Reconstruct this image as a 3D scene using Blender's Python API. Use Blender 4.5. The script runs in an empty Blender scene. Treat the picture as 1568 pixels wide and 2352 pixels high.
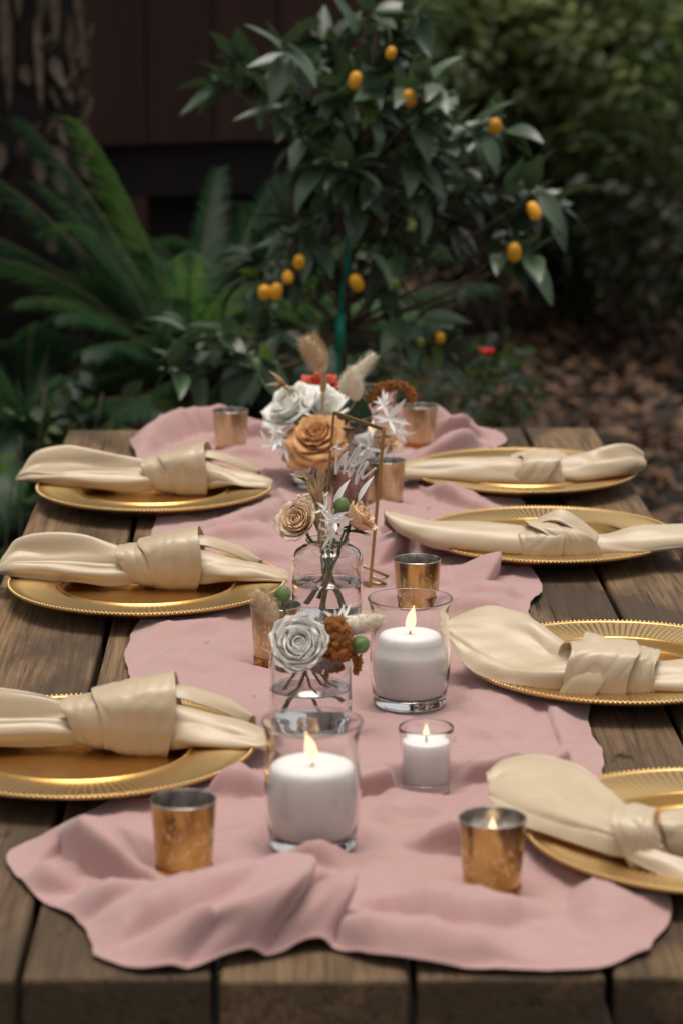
import bpy, bmesh, math, random
import numpy as np
from mathutils import Vector, Matrix, Quaternion, noise

random.seed(7)
RNG = np.random.default_rng(7)
SC = bpy.context.scene
COL = SC.collection
PI = math.pi
R = math.radians

# ------------------------------------------------------------------ camera
TOP = 0.75                                   # table top height
CAM = Vector((0.0, 0.0, TOP + 0.727))
PITCH, YAW, FPX = R(12.006), R(1.345), 6000.0
cd = bpy.data.cameras.new('camera')
cam = bpy.data.objects.new('camera', cd)
COL.objects.link(cam)
cam.location = CAM
cam.rotation_euler = (PI / 2 - PITCH, 0, -YAW)
cd.sensor_fit = 'VERTICAL'
cd.sensor_height = 36.0
cd.lens = FPX / 2352 * 36.0
cd.clip_start, cd.clip_end = 0.05, 400
cd.dof.use_dof = True
cd.dof.focus_distance = 2.80
cd.dof.aperture_fstop = 6.0
cd.dof.aperture_blades = 9
SC.camera = cam

# ------------------------------------------------------------------ world and sun
w = bpy.data.worlds.new('World')
SC.world = w
w.use_nodes = True
nt = w.node_tree
bg = nt.nodes['Background']
sky = nt.nodes.new('ShaderNodeTexSky')
sky.sky_type = 'NISHITA'
sky.sun_disc = False
SUN_EL, SUN_AZ = R(84), R(10)                # azimuth measured from +Y (behind the table) towards +X
sky.sun_elevation = SUN_EL
sky.sun_rotation = SUN_AZ
sky.air_density, sky.dust_density, sky.ozone_density = 1.0, 3.0, 1.0
hs = nt.nodes.new('ShaderNodeHueSaturation')
hs.inputs['Saturation'].default_value = 0.06
nt.links.new(sky.outputs[0], hs.inputs['Color'])
nt.links.new(hs.outputs[0], bg.inputs[0])
bg.inputs[1].default_value = 0.10
sl = bpy.data.lights.new('sun', 'SUN')
sl.energy, sl.angle, sl.color = 1.5, R(30), (1.0, 0.91, 0.80)
so = bpy.data.objects.new('sun', sl)
COL.objects.link(so)
sd = Vector((math.sin(SUN_AZ) * math.cos(SUN_EL), math.cos(SUN_AZ) * math.cos(SUN_EL), math.sin(SUN_EL)))
so.rotation_euler = sd.to_track_quat('Z', 'Y').to_euler()

SC.view_settings.view_transform = 'Standard'
SC.view_settings.look = 'None'
SC.view_settings.gamma = 1
SC.view_settings.exposure = 0.44
SC.view_settings.use_curve_mapping = False
cy = SC.cycles
cy.use_denoising = True
cy.max_bounces, cy.transmission_bounces, cy.transparent_max_bounces = 14, 12, 16
cy.diffuse_bounces, cy.glossy_bounces = 4, 5
cy.sample_clamp_indirect = 6.0
cy.blur_glossy = 0.6

# ------------------------------------------------------------------ placing helpers
CR, SR = math.cos(YAW), math.sin(YAW)
FW = Vector((SR * math.cos(PITCH), CR * math.cos(PITCH), -math.sin(PITCH)))
RT = Vector((CR, -SR, 0))
UP = RT.cross(FW)


def ray(x, y):
    return FW + RT * ((x - 784) / FPX) - UP * ((y - 1176) / FPX)


def on(x, y, z=TOP):
    """point of the horizontal plane z seen at (x, y) of a 1568 x 2352 frame"""
    d = ray(x, y)
    return CAM + d * ((z - CAM.z) / d.z)


def at(x, y, Y):
    """point at distance Y along the table direction"""
    d = ray(x, y)
    return CAM + d * (Y / d.y)


# ------------------------------------------------------------------ mesh helpers
def mesh(name, v, f, smooth=True):
    me = bpy.data.meshes.new(name)
    me.from_pydata([tuple(p) for p in v], [], [tuple(q) for q in f])
    if smooth:
        me.polygons.foreach_set('use_smooth', [True] * len(me.polygons))
    me.update()
    return me


def link(name, me, mt=None, parent=None, loc=(0, 0, 0), rot=None, scale=None):
    o = bpy.data.objects.new(name, me)
    COL.objects.link(o)
    if mt is not None and me is not None and not me.materials:
        me.materials.append(mt)
    o.location = loc
    if rot is not None:
        if isinstance(rot, Quaternion):
            o.rotation_mode = 'QUATERNION'
            o.rotation_quaternion = rot
        else:
            o.rotation_euler = rot
    if scale is not None:
        o.scale = (scale,) * 3 if isinstance(scale, (int, float)) else scale
    o.parent = parent
    return o


def obj(name, vf, mt, parent=None, loc=(0, 0, 0), rot=None, smooth=True, scale=None):
    return link(name, mesh(name, vf[0], vf[1], smooth), mt, parent, loc, rot, scale)


def tag(o, label=None, cat=None, group=None, kind=None):
    if label: o['label'] = label
    if cat: o['category'] = cat
    if group: o['group'] = group
    if kind: o['kind'] = kind
    return o


def thing(name, label, cat, loc=(0, 0, 0), rot=None, group=None):
    return tag(link(name, None, None, None, loc, rot), label, cat, group)


def join(*parts):
    v, f = [], []
    for pv, pf in parts:
        n = len(v)
        v += [tuple(p) for p in pv]
        f += [tuple(i + n for i in q) for q in pf]
    return v, f


def xf(vf, m):
    return [m @ Vector(p) for p in vf[0]], vf[1]


def gridfaces(nu, nv, wrap=False):
    f = []
    for i in range(nu - 1):
        for j in range(nv if wrap else nv - 1):
            k = (j + 1) % nv
            f.append((i * nv + j, i * nv + k, (i + 1) * nv + k, (i + 1) * nv + j))
    return f


def lathe(prof, n=48, sx=1.0):
    v = []
    for r, z in prof:
        for j in range(n):
            a = 2 * PI * j / n
            v.append((r * math.cos(a) * sx, r * math.sin(a), z))
    return v, gridfaces(len(prof), n, True)


def smoothprof(p, n=6):
    p = np.array(p)
    return [tuple(q) for q in crm(len(p), (len(p) - 1) * n + 1) @ p]


def crm(nc, ns):
    """Catmull-Rom interpolation matrix: nc controls to ns samples"""
    M = np.zeros((ns, nc))
    for s in range(ns):
        t = s / (ns - 1) * (nc - 1)
        i = min(int(t), nc - 2)
        u = t - i
        b = (-.5 * u**3 + u**2 - .5 * u, 1.5 * u**3 - 2.5 * u**2 + 1, -1.5 * u**3 + 2 * u**2 + .5 * u, .5 * u**3 - .5 * u**2)
        for k in range(4):
            M[s, min(max(i + k - 1, 0), nc - 1)] += b[k]
    return M


def net(C, nu, nv):
    C = np.array(C, float)
    P = np.einsum('ia,abk,jb->ijk', crm(C.shape[0], nu), C, crm(C.shape[1], nv))
    return P.reshape(-1, 3), gridfaces(nu, nv)


def spline(pts, n):
    return [Vector(p) for p in crm(len(pts), n) @ np.array([tuple(p) for p in pts])]


def tube(pts, rad, n=8, cap=True):
    pts = [Vector(p) for p in pts]
    if isinstance(rad, (int, float)): rad = [rad] * len(pts)
    v, f = [], []
    t = (pts[1] - pts[0]).normalized()
    a = t.orthogonal().normalized()
    for i, p in enumerate(pts):
        t2 = (pts[min(i + 1, len(pts) - 1)] - pts[max(i - 1, 0)]).normalized()
        a = (a - t2 * a.dot(t2)).normalized()
        b = t2.cross(a)
        for j in range(n):
            g = 2 * PI * j / n
            v.append(p + (a * math.cos(g) + b * math.sin(g)) * rad[i])
    f = gridfaces(len(pts), n, True)
    if cap:
        f.append(tuple(range(n - 1, -1, -1)))
        f.append(tuple(range((len(pts) - 1) * n, len(pts) * n)))
    return v, f


def box(sx, sy, sz, c=(0, 0, 0)):
    v = [(c[0] + x * sx / 2, c[1] + y * sy / 2, c[2] + z * sz / 2) for x in (-1, 1) for y in (-1, 1) for z in (-1, 1)]
    return v, [(0, 1, 3, 2), (4, 6, 7, 5), (0, 4, 5, 1), (2, 3, 7, 6), (0, 2, 6, 4), (1, 5, 7, 3)]


def bevel(o, wd, seg=2):
    m = o.modifiers.new('bevel', 'BEVEL')
    m.width, m.segments, m.limit_method = wd, seg, 'ANGLE'
    return o


def solid(o, t, off=0.0):
    m = o.modifiers.new('thick', 'SOLIDIFY')
    m.thickness, m.offset = t, off
    return o


ICO_V, ICO_F = None, None
def ico():
    global ICO_V, ICO_F
    if ICO_V is None:
        g = (1 + 5**.5) / 2
        ICO_V = [Vector(p).normalized() for p in ((-1, g, 0), (1, g, 0), (-1, -g, 0), (1, -g, 0), (0, -1, g), (0, 1, g), (0, -1, -g), (0, 1, -g), (g, 0, -1), (g, 0, 1), (-g, 0, -1), (-g, 0, 1))]
        ICO_F = [(0, 11, 5), (0, 5, 1), (0, 1, 7), (0, 7, 10), (0, 10, 11), (1, 5, 9), (5, 11, 4), (11, 10, 2), (10, 7, 6), (7, 1, 8), (3, 9, 4), (3, 4, 2), (3, 2, 6), (3, 6, 8), (3, 8, 9), (4, 9, 5), (2, 4, 11), (6, 2, 10), (8, 6, 7), (9, 8, 1)]
    return ICO_V, ICO_F


def leafshape(L, W, na=5, nb=8, curl=.25, fold=.18, tip=1.0, wave=0.0, seed=0):
    """a leaf along +Y from the origin, upper side +Z"""
    rr = random.Random(seed)
    v = []
    y = z = 0.0
    ph = rr.random() * 6
    for i in range(nb):
        b = i / (nb - 1)
        th = curl * (1.2 * b - .25)
        if i:
            y += L / (nb - 1) * math.cos(th)
            z -= L / (nb - 1) * math.sin(th)
        ww = W / 2 * (math.sin(PI * b**.8) ** .8) * (1 - .25 * b * tip) if 0 < b < 1 else W * .02
        for j in range(na):
            a = -1 + 2 * j / (na - 1)
            v.append((a * ww, y, z + abs(a) * ww * fold + wave * ww * math.sin(b * 9 + ph + a) * abs(a)))
    return v, [tuple(reversed(q)) for q in gridfaces(nb, na)]


def quat_to(direction, roll=0.0):
    """rotation taking +Y to direction, keeping +Z as upright as it can"""
    y = Vector(direction).normalized()
    up = Vector((0, 0, 1))
    if abs(y.z) > .97: up = Vector((0, 1, 0))
    x = y.cross(up).normalized()
    z = x.cross(y)
    return Matrix((x, y, z)).transposed().to_quaternion() @ Quaternion((0, 1, 0), roll)


# ------------------------------------------------------------------ materials
MATS = {}
def principled(name):
    m = bpy.data.materials.new(name)
    m.use_nodes = True
    MATS[name] = m
    return m, m.node_tree.nodes['Principled BSDF'], m.node_tree


def mat(name, col, rough=.5, metal=0.0, var=0.0, vscale=8.0, col2=None, bump=0.0, bscale=60.0, stretch=(1, 1, 1), objvar=0.0, **kw):
    m, b, t = principled(name)
    L = t.links.new
    b.inputs['Base Color'].default_value = (*col, 1)
    b.inputs['Roughness'].default_value = rough
    b.inputs['Metallic'].default_value = metal
    for k, x in kw.items():
        b.inputs[k.replace('_', ' ')].default_value = x
    tc = t.nodes.new('ShaderNodeTexCoord')
    mp = t.nodes.new('ShaderNodeMapping')
    mp.inputs['Scale'].default_value = stretch
    L(tc.outputs['Object'], mp.inputs[0])
    out = None
    if col2 is not None or var:
        n = t.nodes.new('ShaderNodeTexNoise')
        n.inputs['Scale'].default_value = vscale
        n.inputs['Detail'].default_value = 5
        L(mp.outputs[0], n.inputs['Vector'])
        cr = t.nodes.new('ShaderNodeValToRGB')
        c2 = col2 if col2 is not None else tuple(c * (1 - var) for c in col)
        cr.color_ramp.elements[0].position = .35
        cr.color_ramp.elements[1].position = .65
        cr.color_ramp.elements[0].color = (*c2, 1)
        cr.color_ramp.elements[1].color = (*col, 1)
        L(n.outputs[0], cr.inputs[0])
        out = cr.outputs[0]
    if objvar:
        oi = t.nodes.new('ShaderNodeObjectInfo')
        h = t.nodes.new('ShaderNodeHueSaturation')
        mr = t.nodes.new('ShaderNodeMapRange')
        mr.inputs[3].default_value, mr.inputs[4].default_value = 1 - objvar, 1 + objvar
        L(oi.outputs['Random'], mr.inputs[0])
        L(mr.outputs[0], h.inputs['Value'])
        if out is not None: L(out, h.inputs['Color'])
        else: h.inputs['Color'].default_value = (*col, 1)
        out = h.outputs[0]
    if out is not None: L(out, b.inputs['Base Color'])
    if bump:
        n = t.nodes.new('ShaderNodeTexNoise')
        n.inputs['Scale'].default_value = bscale
        n.inputs['Detail'].default_value = 4
        L(mp.outputs[0], n.inputs['Vector'])
        bp = t.nodes.new('ShaderNodeBump')
        bp.inputs['Strength'].default_value = bump
        bp.inputs['Distance'].default_value = .01
        L(n.outputs[0], bp.inputs['Height'])
        L(bp.outputs[0], b.inputs['Normal'])
    return m


def wood_mat(name, dark, light, blot):
    m, b, t = principled(name)
    L, N = t.links.new, t.nodes.new
    tc, oi = N('ShaderNodeTexCoord'), N('ShaderNodeObjectInfo')
    sc = N('ShaderNodeVectorMath'); sc.operation = 'SCALE'
    cmb = N('ShaderNodeCombineXYZ')
    for i in range(3): L(oi.outputs['Random'], cmb.inputs[i])
    L(cmb.outputs[0], sc.inputs[0]); sc.inputs['Scale'].default_value = 37
    add = N('ShaderNodeVectorMath')
    L(tc.outputs['Object'], add.inputs[0]); L(sc.outputs[0], add.inputs[1])
    def nz(stretch, scale, det=6, dist=0.0, ro=.55):
        mp = N('ShaderNodeMapping'); mp.inputs['Scale'].default_value = stretch
        L(add.outputs[0], mp.inputs[0])
        n = N('ShaderNodeTexNoise'); n.inputs['Scale'].default_value = scale
        n.inputs['Detail'].default_value = det; n.inputs['Distortion'].default_value = dist
        n.inputs['Roughness'].default_value = ro
        L(mp.outputs[0], n.inputs['Vector'])
        return n.outputs[0]
    def ramp(x, stops):
        c = N('ShaderNodeValToRGB')
        el = c.color_ramp.elements
        while len(el) < len(stops): el.new(.5)
        for e, (p, k) in zip(el, stops):
            e.position, e.color = p, (*k, 1)
        L(x, c.inputs[0])
        return c.outputs[0]
    def mix(fac, a, c2, mode='MIX'):
        k = N('ShaderNodeMix'); k.data_type = 'RGBA'; k.blend_type = mode
        if isinstance(fac, float): k.inputs[0].default_value = fac
        else: L(fac, k.inputs[0])
        L(a, k.inputs[6])
        if isinstance(c2, tuple): k.inputs[7].default_value = (*c2, 1)
        else: L(c2, k.inputs[7])
        return k.outputs[2]
    grain = nz((34, 1.1, 34), 4.6, 10, .9, .68)
    base = ramp(grain, [(.32, dark), (.5, tuple((a + c) / 2 for a, c in zip(dark, light))), (.72, light)])
    patch = ramp(nz((2.2, .8, 2.2), 3.2, 5, .4), [(.44, (0, 0, 0)), (.58, (1, 1, 1))])
    base = mix(patch, base, ramp(grain, [(.3, tuple(c * .55 for c in blot)), (.7, blot)]))
    crack = ramp(nz((60, .9, 60), 3.0, 4, .3), [(.0, (1, 1, 1)), (.30, (1, 1, 1)), (.345, (0, 0, 0))])
    base = mix(crack, base, tuple(c * .25 for c in dark))
    spots = ramp(nz((1, .55, 1), 34, 3), [(.66, (0, 0, 0)), (.74, (1, 1, 1))])
    base = mix(spots, base, tuple(c * .6 for c in dark))
    h = N('ShaderNodeHueSaturation')
    mr = N('ShaderNodeMapRange'); mr.inputs[3].default_value, mr.inputs[4].default_value = .85, 1.15
    L(oi.outputs['Random'], mr.inputs[0]); L(mr.outputs[0], h.inputs['Value']); L(base, h.inputs['Color'])
    L(h.outputs[0], b.inputs['Base Color'])
    b.inputs['Roughness'].default_value = .75
    b.inputs['Specular IOR Level'].default_value = .25
    ma = N('ShaderNodeMath'); ma.operation = 'SUBTRACT'
    L(grain, ma.inputs[0]); L(crack, ma.inputs[1])
    bp = N('ShaderNodeBump'); bp.inputs['Strength'].default_value = .55; bp.inputs['Distance'].default_value = .004
    L(ma.outputs[0], bp.inputs['Height']); L(bp.outputs[0], b.inputs['Normal'])
    return m


def glass_mat(name, col=(1, 1, 1), rough=0.0, ior=1.45):
    m, b, t = principled(name)
    b.inputs['Base Color'].default_value = (*col, 1)
    b.inputs['Roughness'].default_value = rough
    b.inputs['IOR'].default_value = ior
    b.inputs['Transmission Weight'].default_value = 1.0
    return m


def emit_mat(name, col, strength):
    m, b, t = principled(name)
    b.inputs['Base Color'].default_value = (0, 0, 0, 1)
    b.inputs['Emission Color'].default_value = (*col, 1)
    b.inputs['Emission Strength'].default_value = strength
    return m


def mercury_mat(name, light, mid, dark, speck):
    """metallised votive glass: even tint, fine bright flecks, dark worn drips below the rim"""
    m, b, t = principled(name)
    L, N = t.links.new, t.nodes.new
    tc, oi = N('ShaderNodeTexCoord'), N('ShaderNodeObjectInfo')
    add = N('ShaderNodeVectorMath'); cmb = N('ShaderNodeCombineXYZ')
    for i in range(3): L(oi.outputs['Random'], cmb.inputs[i])
    L(tc.outputs['Object'], add.inputs[0]); L(cmb.outputs[0], add.inputs[1])
    def nz(stretch, scale, det, p0, p1):
        mp = N('ShaderNodeMapping'); mp.inputs['Scale'].default_value = stretch
        L(add.outputs[0], mp.inputs[0])
        n = N('ShaderNodeTexNoise'); n.inputs['Scale'].default_value = scale; n.inputs['Detail'].default_value = det
        L(mp.outputs[0], n.inputs['Vector'])
        r = N('ShaderNodeMapRange'); r.inputs[1].default_value, r.inputs[2].default_value = p0, p1
        L(n.outputs[0], r.inputs[0])
        return r.outputs[0]
    def mix(f, a_, c_):
        k = N('ShaderNodeMix'); k.data_type = 'RGBA'
        L(f, k.inputs[0])
        for x_, i in ((a_, 6), (c_, 7)):
            if isinstance(x_, tuple): k.inputs[i].default_value = (*x_, 1)
            else: L(x_, k.inputs[i])
        return k.outputs[2]
    col = mix(nz((1, 1, .5), 45, 6, .40, .62), mid, light)
    sp = N('ShaderNodeSeparateXYZ'); L(tc.outputs['Object'], sp.inputs[0])
    zr = N('ShaderNodeMapRange'); zr.inputs[1].default_value, zr.inputs[2].default_value = .020, .056
    L(sp.outputs[2], zr.inputs[0])
    mu = N('ShaderNodeMath'); mu.operation = 'MULTIPLY'
    L(nz((1, 1, .25), 60, 4, .46, .56), mu.inputs[0]); L(zr.outputs[0], mu.inputs[1])
    col = mix(mu.outputs[0], col, dark)
    zi = N('ShaderNodeMapRange'); zi.inputs[1].default_value, zi.inputs[2].default_value, zi.inputs[3].default_value, zi.inputs[4].default_value = .034, .052, 1, .15
    L(sp.outputs[2], zi.inputs[0])
    m3 = N('ShaderNodeMath'); m3.operation = 'MULTIPLY'
    L(nz((1, 1, .7), 300, 4, .55, .63), m3.inputs[0]); L(zi.outputs[0], m3.inputs[1])
    col = mix(m3.outputs[0], col, speck)
    L(col, b.inputs['Base Color'])
    b.inputs['Metallic'].default_value = .6
    b.inputs['Roughness'].default_value = .20
    b.inputs['Coat Weight'].default_value = .8
    b.inputs['Coat Roughness'].default_value = .04
    return m


def translucent(m, col, fac):
    t = m.node_tree
    b = t.nodes['Principled BSDF']
    tr = t.nodes.new('ShaderNodeBsdfTranslucent'); tr.inputs[0].default_value = (*col, 1)
    mx = t.nodes.new('ShaderNodeMixShader'); mx.inputs[0].default_value = fac
    o = t.nodes['Material Output']
    t.links.new(b.outputs[0], mx.inputs[1]); t.links.new(tr.outputs[0], mx.inputs[2]); t.links.new(mx.outputs[0], o.inputs[0])


M = {}
M['wood'] = wood_mat('weathered_wood', (.064, .038, .021), (.320, .200, .106), (.108, .070, .042))
M['pink'] = mat('pink_cloth', (.475, .285, .265), .85, bump=.16, bscale=800, Sheen_Weight=.4, Sheen_Roughness=.45, Specular_IOR_Level=.2)
M['satin'] = mat('champagne_satin', (.57, .445, .295), .38, bump=.08, bscale=700, Sheen_Weight=.25, Sheen_Roughness=.35, Specular_IOR_Level=.6)
M['gold'] = mat('gold_plate', (.68, .38, .12), .29, 1.0, var=.25, vscale=14, bump=.03, bscale=220)
M['goldrim'] = mat('gold_rim', (.66, .43, .18), .36, 1.0)
M['brass'] = mat('brass', (.45, .31, .13), .38, 1.0)
M['amber'] = mercury_mat('amber_mercury', (.95, .64, .20), (.58, .33, .055), (.10, .040, .006), (1, .80, .42))
M['palegold'] = mercury_mat('pale_gold_mercury', (.98, .76, .46), (.74, .52, .26), (.28, .16, .06), (1, .90, .70))
M['brownm'] = mercury_mat('brown_mercury', (.42, .25, .20), (.16, .07, .035), (.035, .014, .008), (.55, .40, .33))
M['silver'] = mat('silvered_inside', (.62, .58, .54), .25, .85, col2=(.22, .18, .15), vscale=110)
M['amberglass'] = glass_mat('amber_glass', (.62, .22, .03))
M['glass'] = glass_mat('clear_glass', (.955, .945, .945))
M['water'] = glass_mat('water', (.99, .99, .985), 0, 1.33)
M['wax'] = mat('white_wax', (.92, .90, .87), .55, bump=.06, bscale=300, Subsurface_Weight=.6, Subsurface_Scale=.02, Subsurface_Radius=(1, .92, .85))
M['wick'] = mat('wick', (.03, .025, .02), .9)
M['flame'] = emit_mat('flame', (1.0, .66, .34), 1.7)
M['paint'] = mat('white_paint', (.86, .86, .84), .5)
M['rosebig'] = mat('apricot_petal', (.84, .43, .165), .6, var=.16, vscale=30, Sheen_Weight=.1)
M['peach'] = mat('peach_petal', (.90, .60, .36), .6, var=.10, vscale=40)
M['peachpale'] = mat('pale_peach_petal', (.84, .64, .46), .6, var=.10, vscale=40)
M['white'] = mat('white_petal', (.96, .94, .87), .6)
M['whitegreen'] = mat('greenish_petal', (.66, .72, .46), .6)
M['red'] = mat('red_petal', (.62, .10, .05), .6, var=.3, vscale=40)
M['bleach'] = mat('bleached_leaf', (.90, .89, .84), .7)
M['rust'] = mat('rust_amaranth', (.36, .125, .022), .85, var=.45, vscale=60)
M['rustdark'] = mat('dark_amaranth', (.12, .04, .016), .85, var=.4, vscale=60)
M['tan'] = mat('dried_tan', (.56, .40, .22), .8, var=.25, vscale=60)
M['cream'] = mat('cream_fluff', (.74, .66, .52), .9)
M['tanfluff'] = mat('tan_fluff', (.62, .47, .30), .9)
M['stem'] = mat('green_stem', (.10, .17, .045), .5, var=.3, vscale=40)
M['paleg'] = mat('pale_bud', (.13, .22, .07), .5, var=.25, vscale=80)
M['darkleaf'] = mat('dark_leaf', (.030, .075, .035), .42, var=.3, vscale=30)
M['ruscus'] = mat('ruscus_leaf', (.045, .12, .045), .4, var=.2, vscale=30)
M['kleaf'] = mat('citrus_leaf', (.094, .150, .080), .36, var=.35, vscale=16, objvar=.35, Specular_IOR_Level=.6)
M['kleafy'] = mat('young_citrus_leaf', (.10, .17, .045), .42, var=.25, vscale=16, objvar=.25)
M['kfruit'] = mat('kumquat_skin', (.82, .38, .018), .38, bump=.1, bscale=250, objvar=.2)
M['kgreen'] = mat('unripe_kumquat', (.16, .19, .03), .4)
M['bark'] = mat('bark', (.16, .115, .075), .85, var=.5, vscale=30, bump=.3, bscale=60, stretch=(1, 1, .3))
M['stake'] = mat('green_tape', (.008, .30, .19), .4)
M['frond'] = mat('palm_frond', (.026, .088, .034), .42, var=.5, vscale=5, objvar=.45)
M['frondy'] = mat('bright_frond', (.058, .145, .034), .42, var=.4, vscale=5, objvar=.3)
M['rachis'] = mat('frond_stalk', (.14, .13, .05), .6)
M['boot'] = mat('palm_boot', (.20, .14, .095), .9, var=.6, vscale=18, bump=.4, bscale=70, stretch=(1, 1, .2), objvar=.35)
M['palmbark'] = mat('palm_bark', (.020, .013, .010), .95, var=.5, vscale=20, bump=.5, bscale=60)
M['siding'] = mat('red_brown_siding', (.058, .018, .009), .7, var=.4, vscale=3, stretch=(4, 4, .5), bump=.2, bscale=40, objvar=.15)
M['darkwood'] = mat('dark_timber', (.014, .008, .006), .85, var=.4, vscale=6)
M['roof'] = mat('roof_shingle', (.05, .045, .04), .9, var=.3, vscale=12)
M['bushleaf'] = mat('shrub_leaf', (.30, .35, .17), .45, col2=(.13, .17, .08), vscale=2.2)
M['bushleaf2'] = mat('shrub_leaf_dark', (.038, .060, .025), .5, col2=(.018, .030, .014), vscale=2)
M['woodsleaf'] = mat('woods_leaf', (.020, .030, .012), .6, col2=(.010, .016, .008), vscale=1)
M['soil'] = mat('soil', (.030, .019, .012), .95, col2=(.014, .009, .006), vscale=5, bump=.6, bscale=30)
M['litter'] = mat('leaf_litter', (.26, .140, .075), .8, col2=(.050, .028, .018), vscale=9)
M['redflower'] = mat('scarlet_petal', (.80, .02, .012), .5)
M['oakleaf'] = mat('oak_leaf', (.035, .060, .020), .5, var=.4, vscale=2)
for k_, c_, f_ in (('bushleaf', (.38, .46, .18), .55), ('bushleaf2', (.10, .16, .04), .35), ('frond', (.12, .32, .10), .4), ('frondy', (.20, .42, .09), .4), ('kleafy', (.20, .32, .06), .35), ('kleaf', (.08, .14, .05), .15),
                   ('white', (.95, .93, .86), .15), ('bleach', (.9, .88, .82), .15), ('peach', (.9, .56, .30), .12), ('peachpale', (.9, .68, .48), .12), ('rosebig', (.85, .44, .16), .12), ('whitegreen', (.7, .75, .45), .15), ('amber', (.95, .50, .08), .22), ('palegold', (.95, .66, .34), .25)):
    translucent(M[k_], c_, f_)

# ------------------------------------------------------------------ leaf masses
def leafcloud(P, size, flat=.5, droop=.2, aspect=.45, seed=0, bend=.15):
    """many small leaves at the points P: (verts, faces)"""
    r = np.random.default_rng(seed)
    P = np.asarray(P, float)
    n = len(P)
    d = r.normal(size=(n, 3)); d[:, 2] = d[:, 2] * (1 - flat) - droop
    d /= np.linalg.norm(d, axis=1)[:, None]
    u = r.normal(size=(n, 3)) * .55; u[:, 2] += 1.0
    s = np.cross(d, u); s /= np.linalg.norm(s, axis=1)[:, None] + 1e-9
    nn = np.cross(s, d)
    L = (size * r.uniform(.65, 1.25, n))[:, None]
    W = L * aspect
    dn = nn * L * bend
    V = np.stack([P, P + d * L * .33 + s * W * .5, P + d * L * .33 - s * W * .5,
                  P + d * L * .68 + s * W * .42 - dn * .4, P + d * L * .68 - s * W * .42 - dn * .4, P + d * L - dn], 1).reshape(-1, 3)
    F = []
    for k in range(0, n * 6, 6):
        F += [(k, k + 1, k + 2), (k + 1, k + 3, k + 4, k + 2), (k + 3, k + 5, k + 4)]
    return V, F


def blobpts(blobs, per, seed=0, shell=.55):
    """points spread through ellipsoids (centre, radii), denser towards the outside"""
    r = np.random.default_rng(seed)
    out = []
    for (c, q) in blobs:
        n = int(per * (q[0] * q[1] * q[2]) ** (2 / 3))
        d = r.normal(size=(n, 3)); d /= np.linalg.norm(d, axis=1)[:, None]
        rad = shell + (1 - shell) * r.random(n) ** .7
        rad *= 1 + .18 * np.sin(d[:, 0] * 5 + c[0] * 7) * np.cos(d[:, 2] * 6 + c[1] * 5)
        out.append(np.array(c) + d * rad[:, None] * np.array(q))
    return np.concatenate(out)


# ------------------------------------------------------------------ ground
gx = np.concatenate([np.linspace(-120, -8, 12), np.linspace(-6, 6, 49), np.linspace(8, 120, 12)])
gy = np.concatenate([np.linspace(-60, -4, 8), np.linspace(-2, 16, 73), np.linspace(20, 220, 14)])
gv = [(x, y, .025 * noise.noise((x * .9, y * .9, 0)) + .012 * noise.noise((x * 3, y * 3, 4)) - .02) for x in gx for y in gy]
gf = [tuple(reversed(q)) for q in gridfaces(len(gx), len(gy))]
tag(obj('ground', (gv, gf), M['soil']), 'dark bare soil of the garden behind the table', 'ground', kind='structure')


def litterpts(n, x0, x1, y0, y1, seed):
    r = np.random.default_rng(seed)
    x, y = r.uniform(x0, x1, n), r.uniform(y0, y1, n)
    return np.stack([x, y, r.uniform(.0, .045, n)], 1)


lp = np.concatenate([litterpts(13000, -.2, 4.2, 4.2, 12.5, 1), litterpts(3000, -3.5, 0, 3.0, 7, 2), litterpts(1500, -3.5, -.8, .5, 4, 3), litterpts(1500, .6, 3.5, .5, 4.2, 4)])
tag(obj('leaf_litter', leafcloud(lp, .066, flat=.75, droop=-.05, aspect=.5, seed=5, bend=.35), M['litter'], smooth=False),
    'fallen brown leaves scattered over the ground behind the table', 'leaf litter', kind='stuff')

# ------------------------------------------------------------------ house behind
HX, HY, HA = -.2, 7.95, R(17)
house = thing('house', 'red brown timber house raised on posts behind the palms', 'house', (HX, HY, 0), (0, 0, HA))
bw = .205
bv = box(bw - .006, .025, 2.6)
bme = mesh('board', *bv, smooth=False)
for i in range(-17, 3):
    o = link('board', bme, M['siding'], house, (i * bw + .1, 0, .93 + 1.3 + random.uniform(-.004, .004)))
x0, x1 = -17 * bw, 3 * bw
obj('wall_backing', box(x1 - x0, .05, 2.6, ((x0 + x1) / 2, .045, 2.235)), M['darkwood'], house, smooth=False)
obj('end_wall', box(.05, 4, 2.6, (x1 - .03, 2.09, 2.235)), M['siding'], house, smooth=False)
obj('floor_beam', box(x1 - x0, .10, .16, ((x0 + x1) / 2, .10, .846)), M['darkwood'], house, smooth=False)
obj('floor', box(x1 - x0, 4, .05, ((x0 + x1) / 2, 2.2, .90)), M['darkwood'], house, smooth=False)
for i, px in enumerate((-2.6, -1.45, -.24, .245)):
    obj('post', box(.09, .09, .80, (px, .09, .365)), M['siding'], house, smooth=False)
for px in (-2.4, -.9, .5):
    obj('post', box(.12, .12, .86, (px, 1.5, .41)), M['darkwood'], house, smooth=False)
obj('crawlspace_shade_panel', box(x1 - x0, .12, .90, ((x0 + x1) / 2, .26, .43)), M['darkwood'], house, smooth=False)  # dark panel stands in for the shade under the raised floor
obj('roof', join(box(x1 - x0 + 1.0, 5.4, .09, ((x0 + x1) / 2, 1.75, 3.60)), box(x1 - x0 + 1.0, .04, .20, ((x0 + x1) / 2, -.97, 3.60))), M['roof'], house, smooth=False)

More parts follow.
